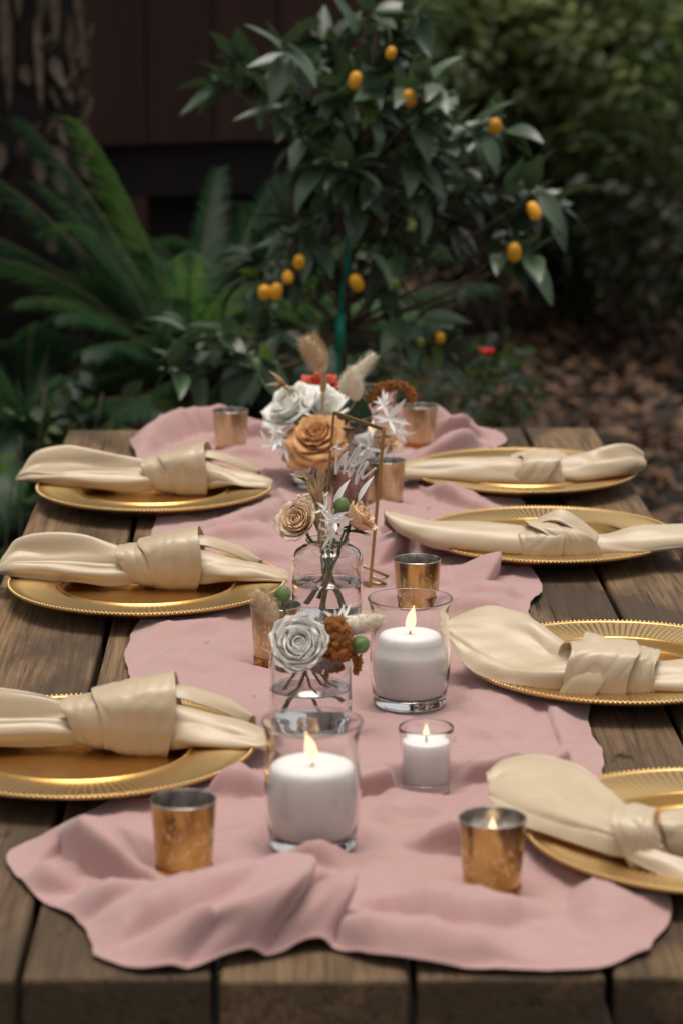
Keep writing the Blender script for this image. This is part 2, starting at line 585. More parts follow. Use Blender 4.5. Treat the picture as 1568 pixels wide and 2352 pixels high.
# ------------------------------------------------------------------ the table
PW = .1435                                     # plank pitch
NEAR = on(784, 2247).y
FAR = on(640, 984).y
XL0 = on(43, 2247).x - PW                      # outer side of the leftmost plank
table = thing('plank_table', 'long weathered brown plank table set for a meal', 'table', (0, 0, 0))
for i in range(6):
    wd = (PW if i < 5 else PW * .80) - .0065
    n0, f0 = random.uniform(-.004, .004), random.uniform(-.006, .006)
    nseg = 20
    v, f = [], []
    for k in range(nseg + 1):
        y = NEAR + n0 + (FAR + f0 - NEAR - n0) * k / nseg
        wob = .0012 * noise.noise((y * 3, i * 5.1, 0))
        for (a, z) in ((-.5, -.045), (.5, -.045), (.5, 0), (-.5, 0)):
            v.append((a * wd + wob, y, z + .0012 * noise.noise((y * 2, i * 3.3, a))))
    f = [tuple(reversed(q)) for q in gridfaces(nseg + 1, 4, True)]
    f.append((0, 1, 2, 3)); f.append(tuple(nseg * 4 + q for q in (3, 2, 1, 0)))
    o = obj('plank', (v, f), M['wood'], table, (XL0 + i * PW + wd / 2 + .003, 0, TOP), smooth=False)
    bevel(o, .004, 3)
tcx = XL0 + 2.9 * PW
for yy in (NEAR + .35, (NEAR + FAR) / 2, FAR - .35):
    obj('cross_beam', box(.74, .085, .04, (tcx, yy, TOP - .067)), M['wood'], table, smooth=False)
for yy in (NEAR + .44, FAR - .44):
    for sx in (-1, 1):
        bevel(obj('leg', box(.085, .085, TOP - .05, (tcx + sx * .28, yy, (TOP - .05) / 2 - .01)), M['wood'], table, smooth=False), .005)
obj('stretcher', box(.06, FAR - NEAR - .9, .09, (tcx, (NEAR + FAR) / 2, .25)), M['wood'], table, smooth=False)
for yy in (NEAR + .44, FAR - .44):
    obj('stretcher', box(.47, .05, .09, (tcx, yy, .25)), M['wood'], table, smooth=False)

# ------------------------------------------------------------------ where things stand (table plane)
PLATES = {'L1': (355, 1122), 'L2': (338, 1339), 'L3': (187, 1714), 'R1': (1199, 1083), 'R2': (1256, 1230), 'R3': (1423, 1522), 'R4': (1645, 1908)}
PR = .159
plate_pos = {}
for k, (x, y) in PLATES.items():
    p = on(x, y, TOP + .022)
    plate_pos[k] = Vector((p.x, p.y, TOP + .006))
STAND = {'V1': (531, 1035), 'V2': (963, 1024), 'V3': (885, 1160), 'V4': (957, 1406), 'V5': (634, 1520), 'V6': (424, 2003), 'V7': (1128, 2048), 'V8': (803, 1178),
         'S': (977, 1812), 'H1': (940, 1615), 'H2': (718, 1940), 'H3': (849, 1058), 'A': (735, 1115), 'B': (752, 1425), 'C': (713, 1682), 'sign': (835, 1335)}
CLOTH = .0055
pos = {k: on(x, y, TOP + CLOTH) for k, (x, y) in STAND.items()}

# ------------------------------------------------------------------ pink runner
rows = [
    [(215, 2205), (320, 2240), (450, 2238), (630, 2206), (738, 2186), (890, 2222), (1100, 2240), (1330, 2242), (1490, 2200)],
    [(190, 2135), (315, 2150), (465, 2140), (620, 2110), (745, 2100), (900, 2130), (1100, 2150), (1320, 2160), (1538, 2115)],
    [(80, 2065), (230, 2055), (400, 2050), (580, 2040), (740, 2040), (900, 2060), (1100, 2060), (1300, 2060), (1527, 2045)],
    [(22, 1980), (180, 1975), (370, 1975), (560, 1970), (740, 1970), (900, 1970), (1100, 1970), (1290, 1975), (1485, 1985)],
    [(110, 1922), (1450, 1920)], [(260, 1850), (1410, 1850)], [(430, 1800), (1390, 1785)], [(470, 1745), (1378, 1735)],
    [(380, 1665), (1350, 1670)], [(300, 1570), (1342, 1590)], [(287, 1505), (1260, 1500)], [(325, 1425), (1212, 1420)],
    [(360, 1365), (1242, 1365)], [(365, 1300), (1205, 1300)], [(345, 1240), (1160, 1250)], [(360, 1195), (1170, 1195)],
    [(380, 1150), (1200, 1158)], [(350, 1095), (1110, 1105)], [(312, 1055), (1110, 1055)], [(300, 1028), (1160, 1020)],
    [(340, 1003), (1140, 995)], [(455, 988), (1085, 987)]]
C = []
for r_ in rows:
    if len(r_) == 2:
        (ax, ay), (bx, by) = r_
        r_ = [(ax + (bx - ax) * k / 8, ay + (by - ay) * k / 8) for k in range(9)]
    C.append([tuple(on(x, y, TOP)) for x, y in r_])
NU, NV = 480, 170
P, RF = net(C, NU, NV)
X, Y = P[:, 0].copy(), P[:, 1].copy()
Hh = np.zeros(len(P)); LX = np.zeros(len(P)); LY = np.zeros(len(P))


def stroke(pts, h, wfar, wnear, lean=.5, ends=.45):
    h *= 1.35 if pts[0][1] < 1900 else 1.65
    """raise a fold along a polyline; wnear is the steep side, on the camera's side (or right of the stroke)"""
    global Hh, LX, LY
    q = np.array([tuple(on(x, y, TOP + .5 * h))[:2] for x, y in pts])
    q = crm(len(q), (len(q) - 1) * 8 + 1) @ q
    best = np.full(len(X), 1e9); sg = np.zeros(len(X)); tt = np.zeros(len(X)); nx = np.zeros(len(X)); ny = np.zeros(len(X))
    seg = np.linalg.norm(q[1:] - q[:-1], axis=1); cum = np.concatenate([[0], np.cumsum(seg)]); tot = cum[-1]
    for i in range(len(q) - 1):
        a, b = q[i], q[i + 1]
        d = b - a; l = seg[i] + 1e-9; d = d / l
        px, py = X - a[0], Y - a[1]
        t = np.clip(px * d[0] + py * d[1], 0, l)
        ex, ey = px - t * d[0], py - t * d[1]
        dist = np.hypot(ex, ey)
        m = dist < best
        best[m] = dist[m]
        sg[m] = np.sign(d[1] * ex - d[0] * ey)[m]
        tt[m] = ((cum[i] + t) / tot)[m]
        nx[m], ny[m] = d[1], -d[0]
    e = np.clip(np.minimum(tt, 1 - tt) / ends, 0, 1)
    taper = .05 + .95 * e * e * (3 - 2 * e)
    wn = wnear * (.35 + .65 * taper)
    prof = np.where(sg > 0, np.cos(np.clip(best / wn, 0, 1) * PI / 2) ** 1.15, np.exp(-(best / (wfar * (.4 + .6 * taper))) ** 2))
    dh = h * prof * taper
    Hh = np.maximum(Hh, dh) + .35 * np.minimum(Hh, dh) if h > 0 else Hh + dh
    sh = lean * abs(h) * prof * taper
    LX += nx * sh; LY += ny * sh


# strokes run left to right as seen, so that their right-hand side faces the camera
stroke([(60, 1950), (150, 1912), (250, 1962), (340, 2002), (450, 2035)], .024, .045, .016, .35)
stroke([(15, 1985), (45, 1992), (110, 2015), (200, 2025)], .016, .025, .014, .2)
stroke([(70, 2075), (180, 2085), (300, 2075), (440, 2062)], .014, .035, .016, .2)
stroke([(190, 2160), (290, 2120), (430, 2090), (560, 2045), (660, 1995)], .022, .055, .030, .2)
stroke([(530, 2215), (575, 2140), (615, 2070), (662, 1985)], .026, .050, .011, .6, .3)
stroke([(385, 2240), (384, 2190), (425, 2152), (500, 2150), (560, 2165)], .018, .025, .018, .4)
stroke([(715, 2165), (738, 2100), (760, 2030)], .024, .040, .011, .6, .3)
stroke([(640, 2035), (690, 2042), (755, 2040), (800, 2045)], .014, .04, .018, .3)
stroke([(630, 1980), (720, 1972), (810, 1990)], .015, .045, .018, .2)
stroke([(725, 2155), (800, 2192), (930, 2216), (1100, 2229), (1300, 2232), (1450, 2208), (1535, 2130)], .012, .014, .010, .4, .2)
stroke([(765, 2060), (800, 2115), (870, 2165), (1000, 2178), (1120, 2172), (1250, 2190)], .018, .06, .020, .3)
stroke([(800, 2060), (900, 2068), (1010, 2085), (1130, 2100), (1300, 2080)], .014, .055, .026, .15)
stroke([(1250, 1985), (1400, 2015), (1480, 2050), (1525, 2110)], .014, .045, .026, .15)
stroke([(1330, 2010), (1385, 2070), (1360, 2160)], .010, .045, .03, .1)
stroke([(900, 1925), (970, 1930), (1050, 1938), (1230, 1925)], .017, .045, .014, .35, .5)
stroke([(380, 1805), (480, 1806), (560, 1812), (660, 1800)], .019, .045, .022, .3)
stroke([(620, 1825), (760, 1822), (860, 1812), (960, 1795), (1080, 1785), (1170, 1766), (1240, 1742), (1300, 1736)], .017, .05, .013, .45, .3)
stroke([(1252, 1590), (1282, 1660), (1304, 1740)], .007, .020, .008, .5, .3)
stroke([(1215, 1772), (1270, 1764), (1306, 1735)], .010, .020, .008, .5)
stroke([(820, 1855), (930, 1875), (1030, 1860)], .008, .04, .025, .1)
stroke([(870, 1800), (930, 1840), (1000, 1900)], .006, .04, .025, .1)
stroke([(290, 1480), (420, 1452), (600, 1448)], .008, .06, .03, .1)
stroke([(310, 1520), (480, 1538), (600, 1570)], .007, .05, .03, .1)
stroke([(800, 1460), (830, 1540), (790, 1620)], .006, .05, .03, .1)
stroke([(1050, 1560), (1120, 1640), (1240, 1680)], .008, .06, .03, .1)
stroke([(1030, 1700), (1130, 1690), (1250, 1700)], .006, .05, .03, .1)
stroke([(460, 1640), (560, 1660), (640, 1700)], .007, .05, .03, .1)
stroke([(345, 1208), (430, 1218), (520, 1214), (600, 1190), (660, 1125)], .016, .04, .020, .3)
stroke([(400, 1242), (540, 1226), (690, 1232)], .012, .05, .020, .2)
stroke([(480, 1298), (600, 1292), (720, 1290)], .010, .05, .020, .2)
stroke([(630, 1130), (660, 1160), (720, 1185)], .012, .03, .014, .3)
stroke([(560, 1120), (620, 1100), (690, 1110)], .010, .04, .016, .2)
stroke([(300, 1040), (340, 1002), (430, 974), (540, 964), (660, 962)], .028, .025, .035, .1, .3)
stroke([(440, 1015), (560, 998), (680, 994), (820, 1000)], .020, .03, .020, .3)
stroke([(480, 1060), (560, 1050), (660, 1060)], .010, .05, .02, .2)
stroke([(690, 965), (850, 965), (1000, 968), (1070, 985)], .026, .025, .03, .1, .3)
stroke([(950, 1015), (1010, 992), (1080, 985), (1150, 1000)], .026, .025, .016, .5)
stroke([(920, 1045), (1000, 1032), (1090, 1013), (1170, 1017)], .028, .03, .020, .4)
stroke([(890, 1078), (950, 1086), (1010, 1120), (1080, 1150), (1200, 1160)], .024, .045, .022, .35)
stroke([(990, 1108), (1080, 1133), (1180, 1142)], .018, .03, .014, .4)
stroke([(860, 1195), (930, 1225), (985, 1222), (1080, 1245)], .018, .03, .014, .5)
stroke([(840, 1300), (890, 1264), (945, 1236), (1000, 1228)], .022, .035, .016, .5)
stroke([(890, 1258), (1000, 1252), (1120, 1268)], .013, .045, .020, .2)
stroke([(1095, 1350), (1116, 1305), (1172, 1286)], .022, .035, .014, .6)
stroke([(990, 1408), (1090, 1402), (1220, 1408)], .012, .045, .020, .2)
stroke([(1060, 1350), (1120, 1375), (1230, 1370)], .009, .05, .025, .1)
stroke([(845, 1352), (900, 1332), (1000, 1345), (1090, 1350)], .009, .045, .022, .2)
stroke([(880, 1100), (850, 1200), (800, 1240)], .012, .045, .03, .2)
# small wrinkles, gentle unevenness and a loosely lying hem
ed = np.zeros(len(X)); uu = np.tile(np.linspace(0, 1, NV), NU); vv = np.repeat(np.linspace(0, 1, NU), NV)
ed = np.minimum(np.minimum(uu, 1 - uu) * .58, np.minimum(vv, 1 - vv) * 2.2)      # metres from the hem, roughly
for i in range(len(X)):
    x, y = X[i], Y[i]
    wx, wy = x + .03 * noise.noise((x * 6, y * 6, 9)), y + .03 * noise.noise((x * 6, y * 6, 5))
    a_ = noise.noise((wx * 8, wy * 6, 1.0))
    rdg = 1 - abs(noise.noise((wx * 13 + wy * 5, wy * 15 - wx * 4, 2.0))) * 2.2
    rd2 = 1 - abs(noise.noise((wx * 30 - wy * 10, wy * 22 + wx * 8, 6.0))) * 2.2
    Hh[i] += .0045 * (a_ + .4) + .0034 * max(0, rdg) ** 2 + .0021 * max(0, rd2) ** 2 + .0008 * max(0, 1 - abs(noise.noise((wx * 55 + wy * 30, wy * 48 - wx * 20, 8.0))) * 2.4) ** 2
    e_ = math.exp(-(ed[i] / .022) ** 2)
    if e_ > .01:
        hl = noise.noise((x * 11, y * 11, 12)) + .35 * noise.noise((x * 31, y * 31, 15))
        Hh[i] += e_ * .008 * max(0, hl + .2) - e_ * .003
        X[i] += e_ * .0045 * (noise.noise((x * 14, y * 14, 20)) + .5 * noise.noise((x * 37, y * 37, 22)))
        Y[i] += e_ * .0055 * (noise.noise((x * 14, y * 14, 25)) + .5 * noise.noise((x * 37, y * 37, 27)))
# under the things that stand on it the cloth lies flat
flat = np.ones(len(X))
for k, p in pos.items():
    rad = {'H': .037, 'V': .024, 'S': .022, 'A': .034, 'B': .037, 'C': .037, 's': .03}[k[0]]
    dd = np.hypot(X - p.x, Y - p.y)
    s_ = np.clip((dd - rad) / .022, 0, 1); flat *= s_ * s_ * (3 - 2 * s_)
lim = np.full(len(X), 1.0)
for k, p in plate_pos.items():
    dd = np.hypot(X - p.x, Y - p.y)
    lim = np.minimum(lim, np.where(dd < .118, .004, .004 + np.clip(dd - .118, 0, 1) * .22 + np.clip(dd - PR - .002, 0, 1) * 2))
FL = flat.copy()
hm = np.clip(ed / .055, 0, 1); hm = hm * hm * (3 - 2 * hm)
Hh = Hh * np.where(vv < .3, .22 + .78 * hm, .5 + .5 * hm)      # the hem itself lies close to the boards
Hh = np.minimum(Hh * flat, lim)
X2, Y2 = X + LX * FL * hm, Y + LY * FL * hm
Z2 = TOP + .0028 + np.clip(Hh, 0, 1)
# the hem beyond the far edge of the table hangs over it a little
over = np.clip(Y2 - (FAR - .01), 0, 1)
Z2 -= over * .8
runner = obj('table_runner', (np.stack([X2, Y2, Z2], 1), RF), M['pink'])
tag(runner, 'dusty pink cloth runner with loose folds down the middle of the table', 'table runner')
solid(runner, .0009, 1)

# ------------------------------------------------------------------ charger plates
def plate_meshes():
    well = smoothprof([(.0005, .0044), (.05, .0044), (.086, .0050), (.0945, .0075), (.0985, .0150), (.1012, .0172), (.1045, .0150)], 4)
    n, nr = 528, 12
    v = []
    for i in range(nr):
        b = i / (nr - 1)
        r = .1045 + b * (.1545 - .1045)
        z = .0150 + b * .0041 + .0010 * math.sin(PI * b)
        amp = .00075 * min(1, b * 5) * min(1, (1 - b) * 8) * (.5 + .5 * b)
        for j in range(n):
            a = 2 * PI * j / n
            v.append((r * math.cos(a), r * math.sin(a), z + amp * math.sin(132 * a)))
    rim = (v, [tuple(reversed(q)) for q in gridfaces(nr, n, True)])
    edge = smoothprof([(.1545, .0191), (.1572, .0202), (.1590, .0192), (.1585, .0172), (.150, .0135), (.125, .0085), (.110, .0010), (.095, .0006), (.0005, .0010)], 3)
    bv, bf = [], []
    iv, jf = ico()
    for j in range(210):
        a = 2 * PI * j / 210
        c = Vector((.1581 * math.cos(a), .1581 * math.sin(a), .0195))
        n0 = len(bv)
        bv += [c + p * .0021 for p in iv]
        bf += [tuple(k + n0 for k in q) for q in jf]
    return mesh('well', *lathe(well, 96)), mesh('fluted_rim', *rim), mesh('underside', *lathe(edge, 96)), mesh('beaded_edge', bv, bf)


PLM = plate_meshes()
PLATE_LABEL = {'L1': 'gold charger plate at the far left place, nearest the left far corner of the table',
               'L2': 'gold charger plate second from the front on the left side',
               'L3': 'large looking gold charger plate nearest the front on the left, cut by the frame',
               'R1': 'gold charger plate at the far right place, beside the far right votive',
               'R2': 'gold charger plate on the right beside the brass framed sign',
               'R3': 'gold charger plate on the right beside the farther large glass candle',
               'R4': 'gold charger plate nearest the front on the right, cut by the frame'}
for k, p in plate_pos.items():
    t = thing('charger_plate', PLATE_LABEL[k], 'plate', p, (0, 0, random.uniform(0, 6)), 'gold charger plates round the table')
    for nm, me, m_ in zip(('well', 'fluted_rim', 'underside', 'beaded_edge'), PLM, ('gold', 'goldrim', 'goldrim', 'goldrim')):
        link(nm, me, M[m_], t)


# ------------------------------------------------------------------ knotted napkins
def sheet(name, C, nu, nv, root, seed, wr=.0014, th=.0008, pleat=.0040, freq=5.0, diag=0.0):
    P, F = net(C, nu, nv)
    G = P.reshape(nu, nv, 3)
    du = np.gradient(G, axis=0); dv = np.gradient(G, axis=1)
    N_ = np.cross(du, dv); N_ /= np.linalg.norm(N_, axis=2)[:, :, None] + 1e-9
    Q = []
    for i in range(nu):
        u = i / (nu - 1)
        for j in range(nv):
            v_ = j / (nv - 1)
            p = G[i, j]
            n1 = noise.noise((p[0] * 22 + seed, p[1] * 30, p[2] * 30))
            n3 = noise.noise((p[0] * 12 + seed, p[1] * 75, p[2] * 75 + 3))
            ph = v_ * freq * 2 * PI + 2.2 * noise.noise((u * 3, seed, v_ * 2)) + seed
            pl = (1 - abs(math.sin(ph * .5)) ** .7) * (.35 + .65 * max(0, noise.noise((u * 2.5 + seed, v_ * 3, 1)) + .5))
            fade = min(1, v_ * 6) * min(1, (1 - v_) * 6)
            dg = diag * max(0, 1 - abs(noise.noise((u * 5 + v_ * 2.5 + seed, v_ * 3 - u * 2, seed))) * 3) ** 2 if diag else 0
            Q.append(tuple(p + N_[i, j] * (wr * (n1 + .9 * n3) - pleat * pl * fade - dg)))
    o = obj(name, (Q, F), M['satin'], root)
    solid(o, th, 0)
    return o


def secs(lst):
    return [[(x, y, z) for (y, z) in pts] for x, pts in lst]


def knot(root, x0, x1, cy_, cz, ry, rz, s0, s1, seed, name='knot', a0=-150, a1=150, tilt=0.0, lift=0.0, nx=4, sag=0.0, flat=.0, slant=.16):
    C = []
    for i in range(11):
        a = R(a0 + (a1 - a0) * i / 10)
        row = []
        for j in range(nx):
            b = j / (nx - 1)
            s = s0 + (s1 - s0) * b
            bul = (1 + .08 * math.sin(PI * b)) * (1 + .05 * math.sin(2 * a + seed + b * 2))
            sp_ = lambda q: math.copysign(abs(q) ** .68, q)
            y = -sp_(math.sin(a)) * ry * s * bul * .95
            z = sp_(math.cos(a)) * rz * s * bul * .97
            # front faces flatten a little
            y = y * (1 - flat * .25) if y > 0 else y
            xx = x0 + (x1 - x0) * b + tilt * math.cos(a) * (x1 - x0) + .004 * math.sin(2 * a + seed) * (1 if j in (0, nx - 1) else .3)
            if j < nx / 2: xx += slant * (x1 - x0) * (1 - math.cos(a)) / 2 * (1 - b * 2)
            row.append((xx, cy_ + y, cz + z + lift * b * max(0, math.cos(a)) - sag * (1 - b)))
        C.append(row)
    return sheet(name, C, 61, 31, root, seed, .0013, .0010, .0012, 1.6, .0012)


def napkin_left(key, label, xl, kx, kw, xr, ks, rot, seed, dy=0.0, endz=0.0):
    """napkin with a flared tail on the left, a wide band knot and a flat tail on the right"""
    rr = random.Random(seed)
    root = thing('knotted_napkin', label, 'napkin', plate_pos[key] + Vector((0, dy, 0)), (0, 0, R(rot)), 'knotted champagne satin napkins')
    k0, k1 = kx - kw / 2, kx + kw / 2
    def lx(b): return xl + (k0 + .03 - xl) * b
    def rx(b): return k1 - .045 + (xr - k1 + .045) * b
    j = lambda y, z: (y + rr.uniform(-.003, .003), z + rr.uniform(-.002, .003))
    left = secs([
        (lx(0), [(.012, .0205), (.008, .0235), (.012, .026), (.020, .0245), (.030, .026), (.042, .028), (.054, .0235)]),
        (lx(.10), [j(*q) for q in ((-.002, .0205), (-.010, .029), (.000, .037), (.024, .020), (.040, .038), (.056, .054), (.068, .026))]),
        (lx(.28), [j(*q) for q in ((-.004, .018), (-.012, .029), (.000, .038), (.026, .015), (.044, .040), (.058, .062), (.074, .026))]),
        (lx(.50), [j(*q) for q in ((.000, .012), (-.008, .026), (.006, .036), (.028, .014), (.043, .037), (.056, .056), (.070, .022))]),
        (lx(.72), [j(*q) for q in ((.004, .010), (-.002, .024), (.010, .033), (.030, .019), (.042, .036), (.052, .046), (.064, .020))]),
        (lx(.88), [(.010, .012), (.006, .025), (.018, .034), (.031, .034), (.041, .037), (.049, .038), (.058, .020)]),
        (lx(1.0), [(.018, .018), (.016, .026), (.024, .032), (.032, .033), (.040, .034), (.045, .032), (.048, .022)])])
    sheet('left_tail', left, 70, 60, root, seed)
    right = secs([
        (rx(0), [(.018, .018), (.014, .028), (.022, .036), (.032, .038), (.042, .035), (.048, .028), (.046, .020)]),
        (rx(.28), [j(*q) for q in ((.004, .011), (-.004, .024), (.006, .040), (.026, .046), (.044, .040), (.054, .028), (.058, .016))]),
        (rx(.50), [j(*q) for q in ((-.008, .016), (-.016, .024), (-.002, .037), (.020, .041), (.038, .035), (.050, .026), (.056, .018))]),
        (rx(.74), [j(*q) for q in ((-.018, .0205), (-.024, .024), (-.010, .033), (.010, .035), (.028, .031), (.040, .024), (.046, .020))]),
        (rx(.93), [(-.022, .0205 + endz), (-.026, .0225 + endz), (-.014, .0275 + endz), (.004, .030 + endz), (.018, .0275 + endz), (.028, .023 + endz), (.034, .020 + endz)]),
        (rx(1.0), [(-.018, .019 + endz), (-.019, .0205 + endz), (-.010, .023 + endz), (.002, .025 + endz), (.012, .0235 + endz), (.020, .021 + endz), (.024, .019 + endz)])])
    sheet('right_tail', right, 60, 50, root, seed + 3)
    cz, ryk, rzk = .031, .040 * ks, .031 * ks
    knot(root, k0 + kw * .10, k1, .030, cz, ryk, rzk, .90, 1.06, seed, tilt=.03, lift=.010, slant=.30)
    knot(root, k0 - .014, k0 + kw * .48, .030, cz - .002, ryk * .90, rzk * .88, .74, 1.0, seed + 5, name='collar', tilt=-.05, slant=.1)
    C = []
    for x, y, z, hw in ((k1 - .025, .040, .056 * ks, .016), (k1 + .004, .040, .056 * ks, .018), (k1 + .026, .044, .050, .020), (k1 + .046, .050, .041, .018), (k1 + .070, .046, .027, .003)):
        C.append([(x - .004, y - hw, z - .003), (x, y - hw * .4, z + .003), (x + .003, y + hw * .4, z + .001), (x + .004, y + hw, z - .014)])
    sheet('loop', C, 30, 18, root, seed + 8, .0008, .0009, .0008, 2)
    return root


napkin_left('L2', 'knotted champagne satin napkin on the second plate from the front on the left', -.176, .020, .078, .163, 1.0, -1.5, 11, dy=.012)
napkin_left('L1', 'knotted champagne satin napkin on the far left plate, tip hanging past the table edge', -.190, .034, .070, .160, 1.0, -3.0, 23, dy=.010)
napkin_left('L3', 'knotted champagne satin napkin on the front left plate, wide squarish knot', -.235, .040, .086, .172, 1.02, -4.0, 37, dy=.010)


def napkin_right(key, label, left, kn, right, extra, rot, seed):
    root = thing('knotted_napkin', label, 'napkin', plate_pos[key], (0, 0, R(rot)), 'knotted champagne satin napkins')
    sheet('left_tail', secs(left), 70, 60, root, seed, pleat=.0045 if key in ('R3', 'R4') else .0022, freq=3.2)
    sheet('right_tail', secs(right), 60, 50, root, seed + 3, pleat=.0025, freq=4)
    for i, kk in enumerate(kn):
        knot(root, *kk[0], seed + i, name=kk[1], **kk[2])
    for i, e in enumerate(extra):
        sheet('loop', e, 34, 18, root, seed + 20 + i, .0010, .0009, .0012, 2)
    return root


# far right: rolled tail to the left, puffed tail to the right
napkin_right('R1', 'knotted satin napkin on the far right plate with a puffed right end',
    [(-.185, [(-.055, .018), (-.058, .024), (-.050, .033), (-.036, .037), (-.022, .034), (-.012, .026), (-.008, .018)]),
     (-.13, [(-.062, .017), (-.068, .024), (-.058, .037), (-.040, .042), (-.022, .037), (-.010, .026), (-.006, .016)]),
     (-.07, [(-.070, .011), (-.078, .022), (-.068, .038), (-.048, .045), (-.030, .038), (-.018, .026), (-.012, .012)]),
     (-.02, [(-.076, .009), (-.086, .020), (-.076, .038), (-.054, .046), (-.036, .038), (-.026, .026), (-.020, .012)]),
     (.02, [(-.072, .014), (-.076, .022), (-.066, .034), (-.052, .038), (-.040, .033), (-.034, .026), (-.032, .016)])],
    [((-.022, .030, -.056, .026, .034, .025, .86, 1.0), 'knot', dict(tilt=.25, lift=.002)),
     ((.016, .052, -.054, .026, .030, .024, 1.0, .78), 'collar', dict(tilt=-.2, lift=-.002))],
    [(.02, [(-.066, .016), (-.070, .024), (-.062, .034), (-.050, .038), (-.040, .034), (-.034, .026), (-.034, .018)]),
     (.07, [(-.074, .016), (-.080, .024), (-.068, .040), (-.048, .048), (-.028, .044), (-.018, .032), (-.016, .018)]),
     (.11, [(-.068, .019), (-.080, .028), (-.070, .046), (-.044, .038), (-.030, .056), (-.010, .046), (-.004, .022)]),
     (.145, [(-.050, .021), (-.064, .032), (-.056, .048), (-.034, .036), (-.020, .058), (-.002, .048), (.006, .024)]),
     (.168, [(-.026, .024), (-.036, .030), (-.032, .038), (-.020, .034), (-.010, .044), (.002, .040), (.006, .028)])],
    [[[(-.02, -.034, .040), (-.02, -.024, .044), (-.02, -.012, .038)], [(.005, -.040, .048), (.005, -.028, .052), (.005, -.014, .044)],
      [(.03, -.048, .050), (.032, -.034, .055), (.034, -.018, .046)], [(.055, -.052, .044), (.058, -.038, .048), (.06, -.02, .042)]]], 0, 51)

# beside the sign: long roll with a raised pointed left corner, twisted knot
napkin_right('R2', 'knotted satin napkin beside the sign with its pointed left corner raised',
    [(-.205, [(-.060, .056), (-.058, .058), (-.052, .060), (-.046, .057), (-.042, .052), (-.040, .046), (-.040, .040)]),
     (-.185, [(-.070, .034), (-.074, .042), (-.064, .052), (-.050, .054), (-.036, .048), (-.028, .036), (-.030, .024)]),
     (-.145, [(-.084, .020), (-.092, .030), (-.080, .045), (-.060, .049), (-.040, .042), (-.028, .028), (-.026, .019)]),
     (-.09, [(-.096, .015), (-.106, .024), (-.096, .041), (-.072, .049), (-.050, .042), (-.036, .028), (-.030, .014)]),
     (-.04, [(-.102, .010), (-.112, .021), (-.104, .037), (-.082, .046), (-.060, .038), (-.048, .024), (-.044, .011)]),
     (.0, [(-.096, .014), (-.102, .022), (-.094, .034), (-.080, .039), (-.066, .033), (-.058, .024), (-.056, .015)])],
    [((-.050, .004, -.084, .024, .034, .024, .82, .98), 'knot', dict(tilt=.15)),
     ((-.008, .048, -.080, .027, .033, .027, 1.02, .84), 'collar', dict(tilt=-.45, lift=-.004))],
    [(.02, [(-.092, .016), (-.096, .024), (-.088, .034), (-.076, .038), (-.066, .034), (-.060, .026), (-.058, .018)]),
     (.06, [(-.096, .012), (-.102, .020), (-.092, .031), (-.078, .034), (-.064, .030), (-.056, .022), (-.054, .013)]),
     (.10, [(-.104, .016), (-.112, .022), (-.098, .036), (-.080, .044), (-.060, .038), (-.050, .026), (-.048, .016)]),
     (.15, [(-.100, .020), (-.110, .026), (-.098, .038), (-.076, .046), (-.056, .042), (-.044, .030), (-.042, .020)]),
     (.205, [(-.086, .024), (-.092, .029), (-.084, .037), (-.068, .043), (-.052, .040), (-.042, .032), (-.040, .024)])],
    [[[(-.045, -.070, .034), (-.040, -.058, .038), (-.035, -.046, .032)], [(-.020, -.082, .050), (-.014, -.068, .056), (-.006, -.052, .046)],
      [(.004, -.090, .054), (.010, -.074, .066), (.018, -.056, .050)], [(.030, -.100, .040), (.036, -.084, .050), (.042, -.064, .042)], [(.046, -.104, .022), (.052, -.090, .034), (.058, -.072, .030)]]], 0, 67)

